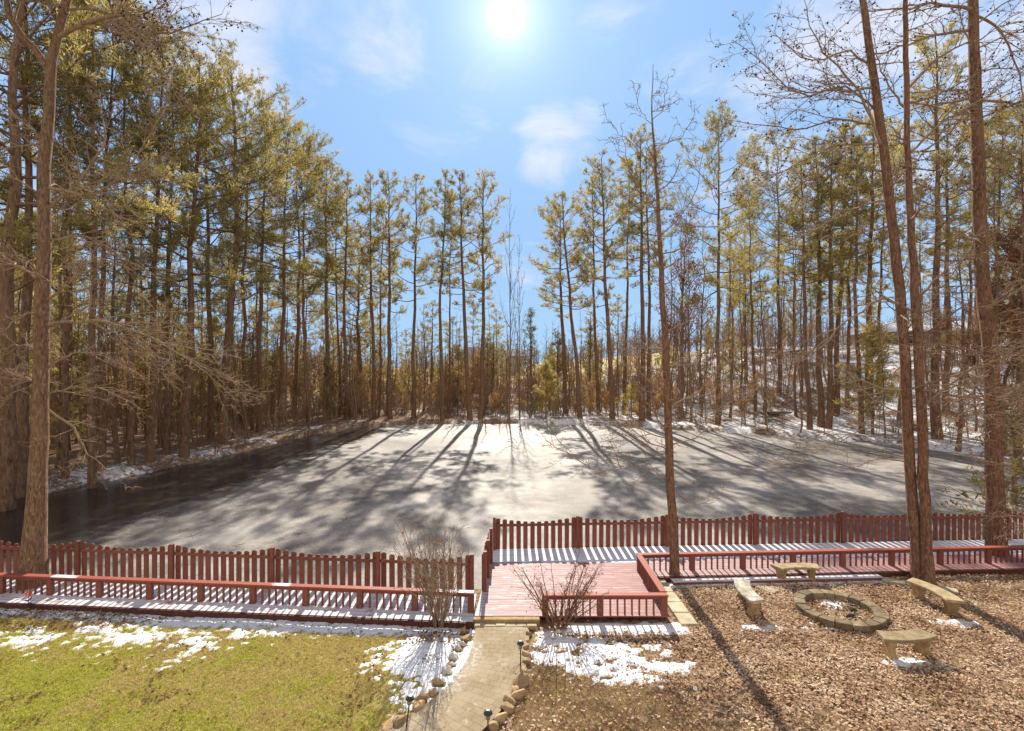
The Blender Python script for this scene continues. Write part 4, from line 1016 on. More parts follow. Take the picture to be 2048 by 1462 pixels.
# ---- saplings, thickets
def make_sapling(seed, Hh, nst, dens, spread):
    rng = np.random.RandomState(seed); tb = TB(); tips = []
    for s in range(nst):
        a = rng.rand()*6.28; p = np.array((math.cos(a), math.sin(a), 0))*.12*(nst > 1); d = (math.cos(a)*spread, math.sin(a)*spread, 1)
        L = Hh*rng.uniform(.7, 1.05); q = walk(rng, p-np.array((0, 0, .1)), d, L, 8, .07, .05); rr = np.linspace(.012+.0045*Hh, .006, 9); tb.tube(q, rr, 5)
        ramify(tb, rng, q, rr, 0, 2, dens, tips, .05, .15, .009, .34, .15, 0, (5, 3, 3, 3))
    return tb.mesh('stems'), tips
SAP = []
for s, h, n, d, sp in ((1, 8, 2, (3.2, 3.4), .06), (2, 6, 2, (3.6, 3.6), .10), (3, 4.2, 4, (4, 4), .25), (4, 2.6, 9, (5, 5), .4), (5, 1.9, 11, (5.5, 5), .5)):
    m_, tips = make_sapling(200+s, h, n, d, sp); m_.materials.append(M[['brown_twig', 'twig_bark', 'brown_twig', 'twig_bark', 'twig_bark'][s-1]]); SAP.append(m_)
def thing_mesh(name, me, x, y, s, rz, label, cat, group=None):
    o = bpy.data.objects.new(name, me); COL.objects.link(o); o.location = (x, y, gz(x, y)-.05); o.scale = (s, s, s) if isinstance(s, (int, float)) else s; o.rotation_euler = (0, 0, rz)
    return tag(o, label, cat, group)
def leaf_sap(seed, i, n, mat, s=(.07, .14)):
    rng = np.random.RandomState(seed); me = SAP[i]; co = np.zeros(len(me.vertices)*3, np.float32); me.vertices.foreach_get('co', co); co = co.reshape(-1, 3)
    hi = co[co[:, 2] > co[:, 2].max()*.18]; p = hi[rng.randint(0, len(hi), n)]+rng.normal(0, .10, (n, 3))
    V_, T_ = tris_tufts(rng, p, rng.normal(0, 1, (n, 3)), 1, s[0], s[1], .07, .4); l = mesh_np('leaves', V_, tris=T_); l.materials.append(M[mat]); return l
LEAFY = [(0, leaf_sap(1, 0, 2600, 'tan_leaves')), (1, leaf_sap(2, 1, 2400, 'tan_leaves')), (2, leaf_sap(3, 2, 1900, 'tan_leaves')), (2, leaf_sap(4, 2, 1500, 'rust_leaves'))]
rng = random.Random(12)
def strew(n, fx, fy, ok, mind, kinds, s0, s1, name, label, cat, group):
    for x, y in spots(n, fx, fy, ok, mind, 12000):
        k = rng.choice(kinds); s = rng.uniform(s0, s1)
        if isinstance(k, str):
            i, l = LEAFY[int(k[1:])]; r = place(name, SAP[i], l, x, y, (s, s, s), rng.uniform(0, 6), (0, 0), label, cat, group, part='leaves'); r.children[0].name = 'stems'
        else: thing_mesh(name, SAP[k], x, y, s, rng.uniform(0, 6), label, cat, group)
U = rng.uniform
strew(120, lambda: U(-52, -17), lambda: U(25, 76), lambda x, y: off(x, y, .5) and x < -11 and abs(x) < y*1.15, 1.0, (0, 0, 0, 1, 1, 2), .8, 1.7, 'sapling', 'thin leafless sapling in the understorey of the left bank', 'sapling', 'saplings on the left bank')
strew(75, lambda: U(-18, 20), lambda: U(59.5, 84), lambda x, y: off(x, y, .7), 1.0, (0, 1, 1, 2), .55, 1.0, 'sapling', 'thin leafless sapling in the brush of the far shore', 'sapling', 'saplings on the far shore')
strew(80, lambda: U(16, 56), lambda: U(38, 76), lambda x, y: not (.64 < x/y < .80 and y > 47) and off(x, y, .5) and x/y > .3 and x/y < 1.1, 1.2, (0, 1, 1, 2), .55, 1.1, 'sapling', 'thin leafless sapling on the snowy slope of the right shore', 'sapling', 'saplings on the right shore')
strew(84, lambda: U(-62, -16), lambda: U(29, 86), lambda x, y: off(x, y, 3) and x < -10 and abs(x) < y*1.15, 1.2, ('L0', 'L1', 'L2'), .6, 1.4, 'beech_sapling', 'young beech holding dry tan leaves in the left wood', 'beech', 'tan-leaved beeches in the left wood')
strew(140, lambda: U(-26, 30), lambda: U(61, 97), lambda x, y: off(x, y, 1.6), 1.0, ('L0', 'L1', 'L2', 'L3', 'L2'), .45, 1.0, 'beech_sapling', 'young beech holding dry tan leaves behind the far shore', 'beech', 'tan-leaved beeches behind the far shore')
strew(44, lambda: U(18, 74), lambda: U(42, 84), lambda x, y: off(x, y, 2.5) and x/y < 1.12 and x/y > .3 and not (.62 < x/y < .85), 1.5, ('L0', 'L1', 'L2'), .5, .95, 'beech_sapling', 'young beech holding dry tan leaves on the right hill', 'beech', 'tan-leaved beeches on the right hill')
strew(85, lambda: U(-20, 24), lambda: U(60, 88), lambda x, y: off(x, y, .9), 1.0, (2, 3, 3, 4), 1.0, 2.2, 'bare_shrub', 'tangled brown leafless shrub in the brush of the far shore', 'shrub', 'brown shrubs on the far shore')
strew(40, lambda: U(18, 60), lambda: U(38, 76), lambda x, y: not (.64 < x/y < .80 and y > 47) and off(x, y, .5) and x/y < 1.1, 1.3, (3, 4, 2), .6, 1.4, 'bare_shrub', 'tangled leafless shrub on the snowy slope of the right shore', 'shrub', 'brown shrubs on the right shore')
strew(55, lambda: U(-48, -16), lambda: U(24, 62), lambda x, y: off(x, y, .3) and abs(x) < y*1.1 and x < -11, 1.2, (3, 4, 2), .6, 1.5, 'bare_shrub', 'tangled leafless shrub on the shaded left bank', 'shrub', 'brown shrubs on the left bank')
# the far wood on the skyline, one mass
def far_wood():
    r = np.random.RandomState(77); n = 900; x = r.uniform(-260, 260, n); y = r.uniform(112, 210, n); z = terrain(x, y); h = r.uniform(6, 10, n)*(1+.35*(np.abs(x) > 60)); P = []
    for i in range(n):
        m = 46; t = r.rand(m)**.8; a = r.rand(m)*6.28; L = h[i]*.36*(1.2-t)*r.uniform(.6, 1.2, m); b = np.c_[np.zeros(m), np.zeros(m), h[i]*(.12+.85*t)]
        d = np.c_[np.cos(a)*.65, np.sin(a)*.65, np.full(m, .75)+r.normal(0, .2, m)]; e = b+d*L[:, None]; w_ = np.cross(d, r.normal(0, 1, (m, 3))); w_ /= np.linalg.norm(w_, axis=1)[:, None]; w_ *= .07
        o_ = np.array((x[i], y[i], z[i])); P.append(np.stack([b-w_, b+w_, e], 1)+o_)
        tr = np.array([[(-.14, 0, -.5), (.14, 0, -.5), (0, 0, h[i])], [(0, -.14, -.5), (0, .14, -.5), (0, 0, h[i])]]); P.append(tr+o_)
    P = np.concatenate(P).reshape(-1, 3); return mesh_np('distant_woods', P, tris=np.arange(len(P)).reshape(-1, 3))
tag(link('distant_woods', far_wood(), M['dark_twig']), 'brown leafless woods on the skyline beyond the field', 'woods', kind='stuff')

# ---- cedars, young pines, leafy shrubs
def make_cone(seed, Hh, w, needles, tuft, tn=9, l=(.10, .22)):
    rng = np.random.RandomState(seed); tb = TB(); tb.tube([(0, 0, -.2), (0, 0, Hh*.5), (0, 0, Hh*.97)], [.012*Hh+.02, .008*Hh, .01], 6); tp, td = [], []
    for i in range(int(Hh*9)):
        t = rng.rand()**.8; z = Hh*(.07+.9*t); L = w*(1-t)**.75*rng.uniform(.55, 1.15)+.12; a = rng.rand()*6.28; el = R(rng.uniform(5, 40)+25*t)
        q = walk(rng, (0, 0, z), (math.cos(a)*math.cos(el), math.sin(a)*math.cos(el), math.sin(el)), L, 4, .14, .05); tb.tube(q, np.linspace(.016, .006, 5), 3)
        for k in range(int(tuft*(1+L*2))):
            s = rng.uniform(.25, 1)*4; j = min(3, int(s)); tp.append(q[j]+(q[j+1]-q[j])*(s-j)+rng.normal(0, .09, 3)); td.append(unit(q[j+1]-q[j]+np.array((0, 0, .35))))
    V_, T_ = tris_tufts(rng, tp, td, tn, l[0], l[1], .030, .7); a = tb.mesh('trunk'); a.materials.append(M['dark_twig']); b = mesh_np('crown', V_, tris=T_); b.materials.append(M[needles]); return a, b, Hh
CED = [make_cone(301, 6, 1.5, 'cedar_needles', 2.0), make_cone(302, 8, 1.7, 'cedar_needles', 2.0), make_cone(303, 4.2, 1.3, 'cedar_needles', 2.0)]
YP = make_cone(310, 5, 2.0, 'pale_needles', 3.4, 11, (.16, .30)); YS = make_cone(311, 2.4, 1.2, 'yellow_leaves', 4, 7, (.07, .14))
def ever(name, kind, px, Z, topy, w, label, cat, group=None):
    a, b, h = kind; x = PX(px, Z); k = (PZ(topy, Z)-gz(x, Z))/h; PLACED.append((x, Z)); return place(name, a, b, x, Z, (w*k, w*k, k), px*.7, (0, 0), label, cat, group)
ever('young_pine', YP, 1092, 60.8, 722, 1.15, 'bushy pale yellow-green young pine on the far shore, right of the gap', 'pine tree')
ever('young_pine', YP, 1745, 47, 645, 1.0, 'pale bushy young pine on the right slope, left of the twin tree', 'pine tree')
ever('yellow_shrub', YS, 1263, 61, 768, 1.2, 'yellow-leaved shrub between trunks on the far right shore', 'shrub')
for i, (px, Z, ty, w, k) in enumerate([(700, 63, 690, 1.3, 0), (660, 60, 730, 1.5, 2), (610, 60, 680, 1.2, 1), (545, 55, 700, 1.4, 0), (505, 50, 660, 1.2, 1), (420, 46, 690, 1.3, 2)]):
    ever('cedar_tree', CED[k], px, Z, ty, w, 'small dark cedar among the trunks of the left bank, '+ordn(i)+' from the pond\'s far corner', 'cedar', 'cedars on the left bank')
for i, (px, Z, ty, w, k) in enumerate([(1062, 78, 612, 1.1, 1), (1115, 70, 655, 1.3, 0), (915, 75, 690, 1.4, 2), (975, 80, 668, 1.3, 0), (1180, 68, 640, 1.1, 1)]):
    ever('cedar_tree', CED[k], px, Z, ty, w, ['cedar on the skyline right of the gap, tall and open', 'rounded cedar left of the leaning far-shore pines', 'low cedar in the brush left of the paired far-shore pines', 'dome-shaped cedar in front of the far house', 'slim cedar between the leaning pines of the far right shore'][i], 'cedar', 'cedars beyond the far shore')
ever('evergreen_bush', CED[2], 2028, 25, 790, 1.6, 'dense evergreen bush by the pond at the right frame edge', 'bush')
ever('evergreen_bush', CED[0], 2085, 21, 700, 1.4, 'tall evergreen bush cut by the right frame edge', 'bush')
# oaks that keep their rust-brown leaves
def leafy_tree(i, px, Z, topy, label, seed, n=2600):
    a, b, tips = make_bare(seed, 12, .13, 3.0, (2.2, 2.4), .3); rng_ = np.random.RandomState(seed); tp = np.array(tips); tp = tp[rng_.randint(0, len(tp), n)]+rng_.normal(0, .14, (n, 3))
    V_, T_ = tris_tufts(rng_, tp, rng_.normal(0, 1, (n, 3)), 2, .07, .13, .06, .5); a.materials.append(M['dark_twig']); b.materials.append(M['dark_twig'])
    x = PX(px, Z); k = (PZ(topy, Z)-gz(x, Z))/12; r = place('oak_tree', a, b, x, Z, (k, k, k), 1.0*i, (0, 0), label, 'oak tree', part='twigs')
    link('leaves', mesh_np('leaves', V_, tris=T_), M['rust_leaves'], r)
leafy_tree(1, 1362, 60, 425, 'oak keeping rust-brown leaves behind the slender bare tree', 401)
leafy_tree(2, 2010, 38, 450, 'oak keeping rust-brown leaves behind the big right pine', 402, 4200)
leafy_tree(3, 2080, 34, 330, 'oak keeping rust-brown leaves cut by the right frame edge', 403, 4200)

# ------------------------------------------------------------------ near trees
def near_tree(name, label, stems, limbs, dens, seed, mats, balls=0, cat='bare tree', rnd=0, rnd_range=(.35, 1.0), rnd_len=(1.5, 3.5), up=.03, flat=.3, sides=16, needles=0, rfac=.05):
    """stems: list of (points, radii); limbs: list of (points, r0)"""
    rng = np.random.RandomState(seed); tb = TB(); tw = TB(); tips = []; org = stems[0][0][0].copy()
    S_ = []
    for pts, rad in stems:
        pts = np.array(pts)-org; n = 34; q = resample(pts, n); ca = np.concatenate([[0], np.cumsum(np.linalg.norm(np.diff(pts, axis=0), axis=1))]); rr = np.interp(np.linspace(0, ca[-1], n), ca, rad)
        q[2:-1, :2] += rng.normal(0, .012, (n-3, 2)); tb.tube(q, rr, sides, .03, rng); S_.append((q, rr))
    L_ = []
    for pts, r0 in limbs:
        pts = np.array(pts)-org; q = resample(pts, 12); q[1:] += rng.normal(0, .03, (11, 3)); rr = np.linspace(r0, .008, 12); rr = rr*.78; L_.append((q, rr))
    for i in range(rnd):
        q0, r0 = S_[i % len(S_)]; s = rng.uniform(*rnd_range); j = min(len(q0)-2, int(s*(len(q0)-1))); a = rng.rand()*6.28; el = R(rng.uniform(-12, 35))
        L = rng.uniform(*rnd_len)*(1.1-.5*s); q = walk(rng, q0[j], (math.cos(a)*math.cos(el), math.sin(a)*math.cos(el), math.sin(el)), L, 9, .12, up); L_.append((q, np.linspace(min(r0[j]*.4, .012+L*.008), .007, 10)))
    for q, rr in L_:
        tw.tube(q, rr, 6); ramify(tw, rng, q, rr, 0, 3, dens, tips, up, .16, .0056, .42, .14, flat, (5, 4, 3, 3))
    r = empty(name, tuple(org)); tag(r, label, cat)
    link('trunk', tb.mesh('trunk'), M[mats[0]], r); link('branches', tw.mesh('branches'), M[mats[1]], r)
    if balls:
        tp = np.array(tips); tp = tp[tp[:, 2] > balls[1]-org[2]]; tp = tp[rng.randint(0, len(tp), balls[0])]; vs, fs = [], []
        o8 = np.array([(1, 0, 0), (-1, 0, 0), (0, 1, 0), (0, -1, 0), (0, 0, 1), (0, 0, -1)])*.030; f8 = [(0, 2, 4), (2, 1, 4), (1, 3, 4), (3, 0, 4), (2, 0, 5), (1, 2, 5), (3, 1, 5), (0, 3, 5)]
        for i, p in enumerate(tp): vs.append(o8*rng.uniform(.7, 1.2)+p-np.array((0, 0, .05))); fs += [tuple(i*6+k for k in f) for f in f8]
        o = link('seed_balls', mesh_np('seed_balls', np.concatenate(vs), tris=fs), M['seed_ball'], r); o['kind'] = 'stuff'
    if needles:
        tp = np.array(tips); tp = tp[tp[:, 2] > needles[1]-org[2]]; tp = tp[rng.randint(0, len(tp), needles[0])]+rng.normal(0, .1, (needles[0], 3))
        V_, T_ = tris_tufts(rng, tp, np.tile(np.array((0, 0, .3)), (len(tp), 1)), 16, .12, .24, .012, .6); link('crown', mesh_np('crown', V_, tris=T_), M['pine_needles'], r)
    return r
def pl(Z, *pts):
    """photo points at roughly one distance (third value = metres nearer/farther)"""
    return np.array([P3(p[0], p[1], Z+(p[2] if len(p) > 2 else 0)) for p in pts])
# big left tree, growing through the boardwalk
ZL = 14.0
trunkL = pl(ZL, (62, 1170), (68, 1090), (76, 960), (82, 780), (86, 560), (88, 360), (98, 210), (102, 130), (118, 60), (150, -60), (170, -260, .5), (175, -480, 1))
trunkL[0][2] = -.4
forkL = pl(ZL, (100, 145), (70, 100, -.1), (35, 60, -.3), (12, 0, -.5), (-10, -120, -.8), (-60, -330, -1.2))
limbsL = [(pl(ZL, (95, 650), (160, 640, -.3), (240, 650, -.6), (330, 690, -.9), (410, 740, -1.1), (475, 805, -1.2)), .06),
          (pl(ZL, (95, 788), (150, 775, -.2), (210, 780, -.4), (280, 815, -.6)), .042),
          (pl(ZL, (95, 818), (140, 850, .2), (175, 900, .3), (245, 965, .3)), .045),
          (pl(ZL, (90, 740), (150, 705, .5), (230, 720, .9), (300, 760, 1.2)), .04),
          (pl(ZL, (92, 600), (150, 560, -.5), (200, 530, -.8), (225, 480, -1.0)), .05),
          (pl(ZL, (92, 420), (170, 350, .3), (210, 260, .6), (195, 180, .8)), .07),
          (pl(ZL, (92, 375), (180, 390, -.4), (260, 330, -.8), (340, 190, -1.1)), .05),
          (pl(ZL, (115, 75), (180, 40, -.3), (255, 32, -.6), (325, 64, -.9), (445, 30, -1.2)), .085),
          (pl(ZL, (130, 20), (210, 20, .4), (300, 110, .7), (370, 220, .9)), .05),
          (pl(ZL, (80, 620), (30, 640, -.4), (-30, 690, -.8)), .05), (pl(ZL, (80, 700), (30, 690, .3), (-30, 720, .5)), .04), (pl(ZL, (80, 560), (20, 520, .3), (-50, 500, .6)), .05),
          (pl(ZL, (80, 800), (40, 780, -.3), (-10, 830, -.6)), .035), (pl(ZL, (92, 480), (170, 470, .6), (250, 520, 1.0), (330, 560, 1.3)), .05)]
near_tree('sweetgum_tree', 'big leafless tree growing up through the left walkway, drooping pale twigs and dark seed balls', [(trunkL, [.36, .27, .205, .185, .16, .145, .13, .12, .105, .085, .06, .03]), (forkL, [.10, .09, .08, .065, .05, .03])],
          limbsL, (5.4, 6.0, 5.5), 51, ('grey_bark', 'twig_bark'), balls=(1500, 12.6), rnd=46, rnd_range=(.20, .95), rnd_len=(1.2, 3.2), up=.0)
# slender bare tree beside the slabs
ZC = 14.75
trunkC = pl(ZC, (1350, 1160), (1347, 1080), (1340, 950), (1335, 800), (1328, 650), (1320, 500), (1312, 350), (1304, 230), (1306, 128))
trunkC[0][2] = -.4
limbsC = [(pl(ZC, (1344, 812), (1380, 795, -.2), (1420, 760, -.4), (1450, 700, -.5), (1480, 640, -.5)), .034),
          (pl(ZC, (1340, 880), (1290, 860, .2), (1230, 850, .4), (1150, 835, .5)), .026), (pl(ZC, (1342, 960), (1280, 935, -.3), (1200, 940, -.5), (1095, 880, -.7)), .026),
          (pl(ZC, (1338, 905), (1300, 885, .2), (1240, 845, .2), (1190, 830, .2)), .022), (pl(ZC, (1335, 745), (1270, 725, -.2), (1230, 690, -.3), (1200, 640, -.3)), .024),
          (pl(ZC, (1333, 700), (1270, 690, .3), (1210, 650, .5)), .02), (pl(ZC, (1338, 800), (1400, 830, .3), (1480, 800, .5), (1540, 760, .6)), .024), (pl(ZC, (1345, 985), (1400, 1010, .1), (1440, 990, .2)), .018),
          (pl(ZC, (1312, 330), (1275, 300, .1), (1240, 265, .1), (1215, 240)), .02), (pl(ZC, (1308, 290), (1350, 280, -.1), (1380, 245, -.1), (1390, 205, -.1)), .018), (pl(ZC, (1306, 250), (1282, 220), (1268, 170)), .014), (pl(ZC, (1305, 240), (1328, 210), (1335, 150)), .014),
          (pl(ZC, (1320, 430), (1290, 390, .2), (1255, 320, .3), (1245, 260, .3)), .022), (pl(ZC, (1322, 470), (1370, 420, .2), (1400, 350, .3), (1405, 280, .3)), .022)]
near_tree('bare_tree', 'slender upright bare tree beside the slab strip, in front of the low railing', [(trunkC, [.16, .132, .118, .105, .09, .068, .042, .02, .006])], limbsC, (4.6, 5.0, 4.8), 52, ('red_bark', 'twig_bark'), rnd=40, rnd_range=(.22, .99), rnd_len=(.8, 2.0), up=.06, sides=12)
# twin tree
ZT = 14.6
tA = pl(ZT, (1836, 1160), (1834, 1100), (1826, 1010), (1815, 830), (1798, 582), (1782, 430), (1766, 287), (1740, 110), (1722, -40, .2), (1700, -220, .4), (1690, -420, .6))
tB = pl(ZT-.22, (1856, 1162), (1854, 1100), (1850, 1010), (1843, 830), (1829, 582), (1820, 430), (1815, 287), (1811, 110), (1812, -40, -.2), (1820, -220, -.4), (1822, -400, -.6))
tA[0][2] = -.4; tB[0][2] = -.4
limbsT = [(pl(ZT, (1768, 300), (1700, 160, -.3), (1640, 90, -.5), (1600, -20, -.6)), .06), (pl(ZT, (1745, 145), (1700, 105, .3), (1620, 120, .6), (1540, 60, .8)), .045),
          (pl(ZT, (1755, 225), (1690, 175, .4), (1620, 190, .7), (1500, 120, 1.0)), .045), (pl(ZT, (1748, 175), (1680, 185, -.4), (1600, 185, -.7), (1470, 75, -1)), .045),
          (pl(ZT, (1760, 250), (1680, 240, .2), (1580, 260, .4), (1450, 235, .5)), .04), (pl(ZT, (1762, 285), (1680, 290, -.3), (1560, 345, -.6), (1470, 390, -.8)), .042), (pl(ZT, (1772, 345), (1690, 330, .4), (1600, 370, .7), (1500, 440, 1.0)), .04),
          (pl(ZT, (1778, 400), (1700, 415, -.2), (1620, 465, -.5), (1520, 500, -.8)), .035), (pl(ZT, (1808, 610), (1770, 600, -.3), (1700, 640, -.8), (1600, 720, -1.1), (1540, 730, -1.2)), .045), (pl(ZT, (1785, 450), (1700, 470, .5), (1600, 480, .9)), .035),
          (pl(ZT, (1830, 600), (1870, 560, -.3), (1925, 500, -.5), (1950, 470, -.6)), .05), (pl(ZT, (1818, 300), (1790, 260, -.1), (1770, 240, -.2)), .05), (pl(ZT, (1813, 180), (1870, 120, -.3), (1960, 75, -.7), (2050, 20, -1)), .05),
          (pl(ZT, (1816, 310), (1880, 250, .3), (1960, 200, .6), (2050, 140, .8)), .045), (pl(ZT, (1814, 220), (1760, 140, -.2), (1745, 60, -.3)), .04), (pl(ZT, (1845, 740), (1910, 750, -.4), (1990, 720, -.8), (2060, 690, -1)), .04),
          (pl(ZT, (1848, 780), (1900, 790, .4), (1970, 790, .7), (2060, 810, 1)), .035), (pl(ZT, (1822, 860), (1760, 850, -.4), (1680, 880, -.8), (1590, 930, -1)), .03), (pl(ZT, (1826, 930), (1770, 915, .3), (1700, 940, .5)), .025)]
near_tree('sweetgum_tree', 'twin-stemmed leafless tree right of the fire pit with long level limbs and dark seed balls', [(tA, [.20, .145, .135, .132, .13, .125, .118, .10, .08, .06, .03]), (tB, [.20, .145, .132, .12, .105, .088, .075, .065, .055, .045, .03])],
          limbsT, (4.2, 5.0, 5.0), 53, ('red_bark', 'twig_bark'), balls=(700, 10.5), rnd=20, rnd_range=(.22, .9), rnd_len=(1.2, 3.2), up=.02)
# big right tree inside the walkway
ZR = 16.3
tR = pl(ZR, (1995, 1160), (1993, 1080), (1988, 940), (1981, 705), (1967, 574), (1955, 287), (1946, 20), (1942, -150), (1940, -420))
tR[0][2] = -.4
limbsR = [(pl(ZR, (1948, 20), (1880, 10, -.3), (1800, 18, -.6), (1700, 20, -.9)), .07), (pl(ZR, (1950, 60), (1880, 70, .4), (1780, 100, .8), (1680, 125, 1.1)), .06), (pl(ZR, (1953, 190), (1880, 180, -.3), (1810, 188, -.5)), .045),
          (pl(ZR, (1955, 200), (1880, 280, .3), (1800, 340, .6), (1710, 370, .9)), .05), (pl(ZR, (1955, 200), (2000, 205, -.4), (2080, 225, -.8)), .05), (pl(ZR, (1950, 30), (2000, 60, .3), (2040, 160, .6), (2060, 280, .8)), .055),
          (pl(ZR, (1958, 320), (2010, 310, -.5), (2090, 280, -1)), .05), (pl(ZR, (1966, 480), (1920, 470, -.4), (1880, 430, -.7), (1850, 380, -.9)), .05), (pl(ZR, (1968, 420), (2010, 410, -.5), (2080, 370, -1)), .045), (pl(ZR, (1960, 460), (1920, 530, .5), (1860, 590, .9)), .05),
          (pl(ZR, (1975, 640), (2020, 620, -.6), (2090, 640, -1)), .045), (pl(ZR, (1985, 830), (2030, 800, -.5), (2090, 790, -1)), .035), (pl(ZR, (1986, 860), (1940, 880, -.5), (1880, 900, -.9)), .03)]
near_tree('sweetgum_tree', 'thickest trunk on the right, rising inside the walkway between low railing and picket fence', [(tR, [.34, .26, .225, .20, .19, .165, .135, .11, .08])], limbsR, (4.4, 5.0, 5.0), 54, ('red_bark', 'twig_bark'), balls=(600, 11.0), rnd=44, rnd_range=(.2, .85), rnd_len=(1.5, 3.4), up=.0)
# low bare branches reaching in at the right edge belong to a tree just outside the frame
ZE = 12.5
tE = np.array([(14.6, 13.2, -.4), (14.65, 13.2, 2.5), (14.8, 13.25, 6), (15.1, 13.3, 11), (15.2, 13.3, 15)])
limbsE = [(np.array([(14.62, 13.2, 1.7), (13.6, 12.9, 2.0), (12.6, 12.7, 2.25), (11.6, 12.6, 2.3)]), .03), (np.array([(14.65, 13.2, 2.6), (13.7, 13.2, 2.9), (12.7, 13.3, 3.5), (11.9, 13.4, 3.6)]), .03), (np.array([(14.7, 13.2, 3.6), (13.6, 13.0, 4.0), (12.4, 12.8, 4.7), (11.4, 12.7, 4.8)]), .035),
          (np.array([(14.75, 13.2, 4.6), (13.4, 13.3, 5.1), (12.2, 13.4, 5.5)]), .035), (np.array([(14.8, 13.2, 5.8), (13.6, 13.0, 6.5), (12.4, 12.9, 6.6)]), .035), (np.array([(14.9, 13.2, 7.5), (13.6, 13.2, 8.2), (12.5, 13.2, 8.1)]), .035)]
near_tree('bare_tree', 'leafless tree at the right frame edge whose pale twigs reach in over the railing', [(tE, [.16, .13, .11, .07, .02])], limbsE, (5.5, 5.5, 5.0), 55, ('grey_bark', 'twig_bark'), rnd=34, rnd_range=(.12, .9), rnd_len=(1.4, 2.8), up=.02, sides=10)

# ------------------------------------------------------------------ bare garden shrubs beside the path
def garden_shrub(px, py, Hh, spread, nst, seed, mat, label):
    x, y = g_at(px, py, -.15); rng = np.random.RandomState(seed); tb = TB(); tips = []
    for s in range(nst):
        a = rng.rand()*6.28; b = rng.rand(); p = np.array((math.cos(a)*.16*b, math.sin(a)*.16*b, -.05)); sp = spread*rng.uniform(.2, 1.0)
        q = walk(rng, p, (math.cos(a)*sp, math.sin(a)*sp, 1), Hh*rng.uniform(.65, 1.0), 8, .07, .02); rr = np.linspace(.015, .005, 9); tb.tube(q, rr, 5)
        ramify(tb, rng, q, rr, 0, 2, (4.2, 5.5), tips, .05, .17, .0040, .34, .3, 0, (5, 3, 3, 3))
    r = tag(empty('bare_shrub', (x, y, -.15)), label, 'shrub'); link('stems', tb.mesh('stems'), M[mat], r)
    tp = np.array(tips); k = tp[rng.randint(0, len(tp), 260)]+rng.normal(0, .02, (260, 3)); V_, T_ = tris_tufts(rng, k, rng.normal(0, 1, k.shape), 1, .03, .06, .03, .4); link('leaves', mesh_np('leaves', V_, tris=T_), M['rust_leaves'], r)
garden_shrub(880, 1252, 2.75, .60, 34, 61, 'twig_bark', 'tall leafless shrub with tan stems left of the path, in front of the low railing')
garden_shrub(1118, 1256, 1.95, 1.0, 28, 62, 'red_bark', 'spreading leafless shrub right of the path, in front of the platform railing')

# ------------------------------------------------------------------ far buildings and small things
def house(x, y, z, w, d, h, rh, rz, label, wall, roof, nw, name='house', chim=True):
    r = tag(empty(name, (x, y, z), rz), label, 'house')
    MB().box(-w/2, w/2, -d/2, d/2, -2.5, h).build('wall', M[wall], r)
    mb = MB(); o_ = .5; mb.add([(-w/2-o_, -d/2-o_, h-.1), (w/2+o_, -d/2-o_, h-.1), (w/2+o_, d/2+o_, h-.1), (-w/2-o_, d/2+o_, h-.1), (-w/2-o_, 0, h+rh), (w/2+o_, 0, h+rh), (-w/2-o_, -d/2-o_, h+.1), (w/2+o_, -d/2-o_, h+.1), (w/2+o_, d/2+o_, h+.1), (-w/2-o_, d/2+o_, h+.1)],
                              [(3, 2, 1, 0), (0, 1, 7, 6), (6, 7, 5, 4), (2, 3, 9, 8), (8, 9, 4, 5), (0, 6, 4, 9, 3), (1, 2, 8, 5, 7)])
    rf = mb.build('roof', M[roof], r)
    if chim: MB().box(w*.22, w*.22+.9, .2, 1.1, h+rh*.4, h+rh+1.0).build('chimney', M['house_brick'], rf)
    for i in range(nw):
        xx = -w/2+w*(i+.5)/nw; f = MB().box(xx-.6, xx+.6, -d/2-.06, -d/2-.003, h*.32, h*.32+1.5).build('window', M['white_trim'], r)
        MB().box(xx-.5, xx+.5, -d/2-.075, -d/2-.063, h*.32+.1, h*.32+1.4).build('pane', M['window_dark'], f)
house(PX(1850, 88), 90, 8.6, 17, 9, 3.2, 1.9, -.15, 'low house with snow-covered roof on the hill behind the twin tree', 'house_brick', 'snow', 5)
house(PX(968, 150), 150, 3.6, 11, 8, 4.6, 3.2, .5, 'distant grey-roofed house glimpsed behind the centre thicket', 'house_siding', 'grey_shingle', 3)
house(PX(1020, 158), 160, 3.8, 9, 8, 5.0, 2.2, 0.0, 'second distant house, right of the grey gabled one behind the thicket', 'house_siding', 'grey_shingle', 3, chim=False)
# rail fence on the right hill
p0 = (PX(1890, 62), 62.0); p1 = (PX(2010, 58), 58.0); r = tag(empty('rail_fence', (0, 0, 0)), 'weathered wooden fence on the right hill, behind the thickest trunk', 'fence')
for i in range(24):
    t = i/23; x = lerp(p0[0], p1[0], t); y = lerp(p0[1], p1[1], t); MB().box(x-.06, x+.06, y-.02, y+.02, gz(x, y)-.2, gz(x, y)+1.5).build('picket', M['weathered_wood'], r)
mb = MB(); za = gz(*p0); zb = gz(*p1); mb.add([(p0[0], p0[1]+.03, za+1.2), (p1[0], p1[1]+.03, zb+1.2), (p1[0], p1[1]+.03, zb+1.32), (p0[0], p0[1]+.03, za+1.32), (p0[0], p0[1]+.07, za+1.2), (p1[0], p1[1]+.07, zb+1.2), (p1[0], p1[1]+.07, zb+1.32), (p0[0], p0[1]+.07, za+1.32)],
    [(0, 1, 2, 3), (7, 6, 5, 4), (0, 4, 5, 1), (3, 2, 6, 7), (1, 5, 6, 2), (0, 3, 7, 4)]); mb.build('rail', M['weathered_wood'], r)
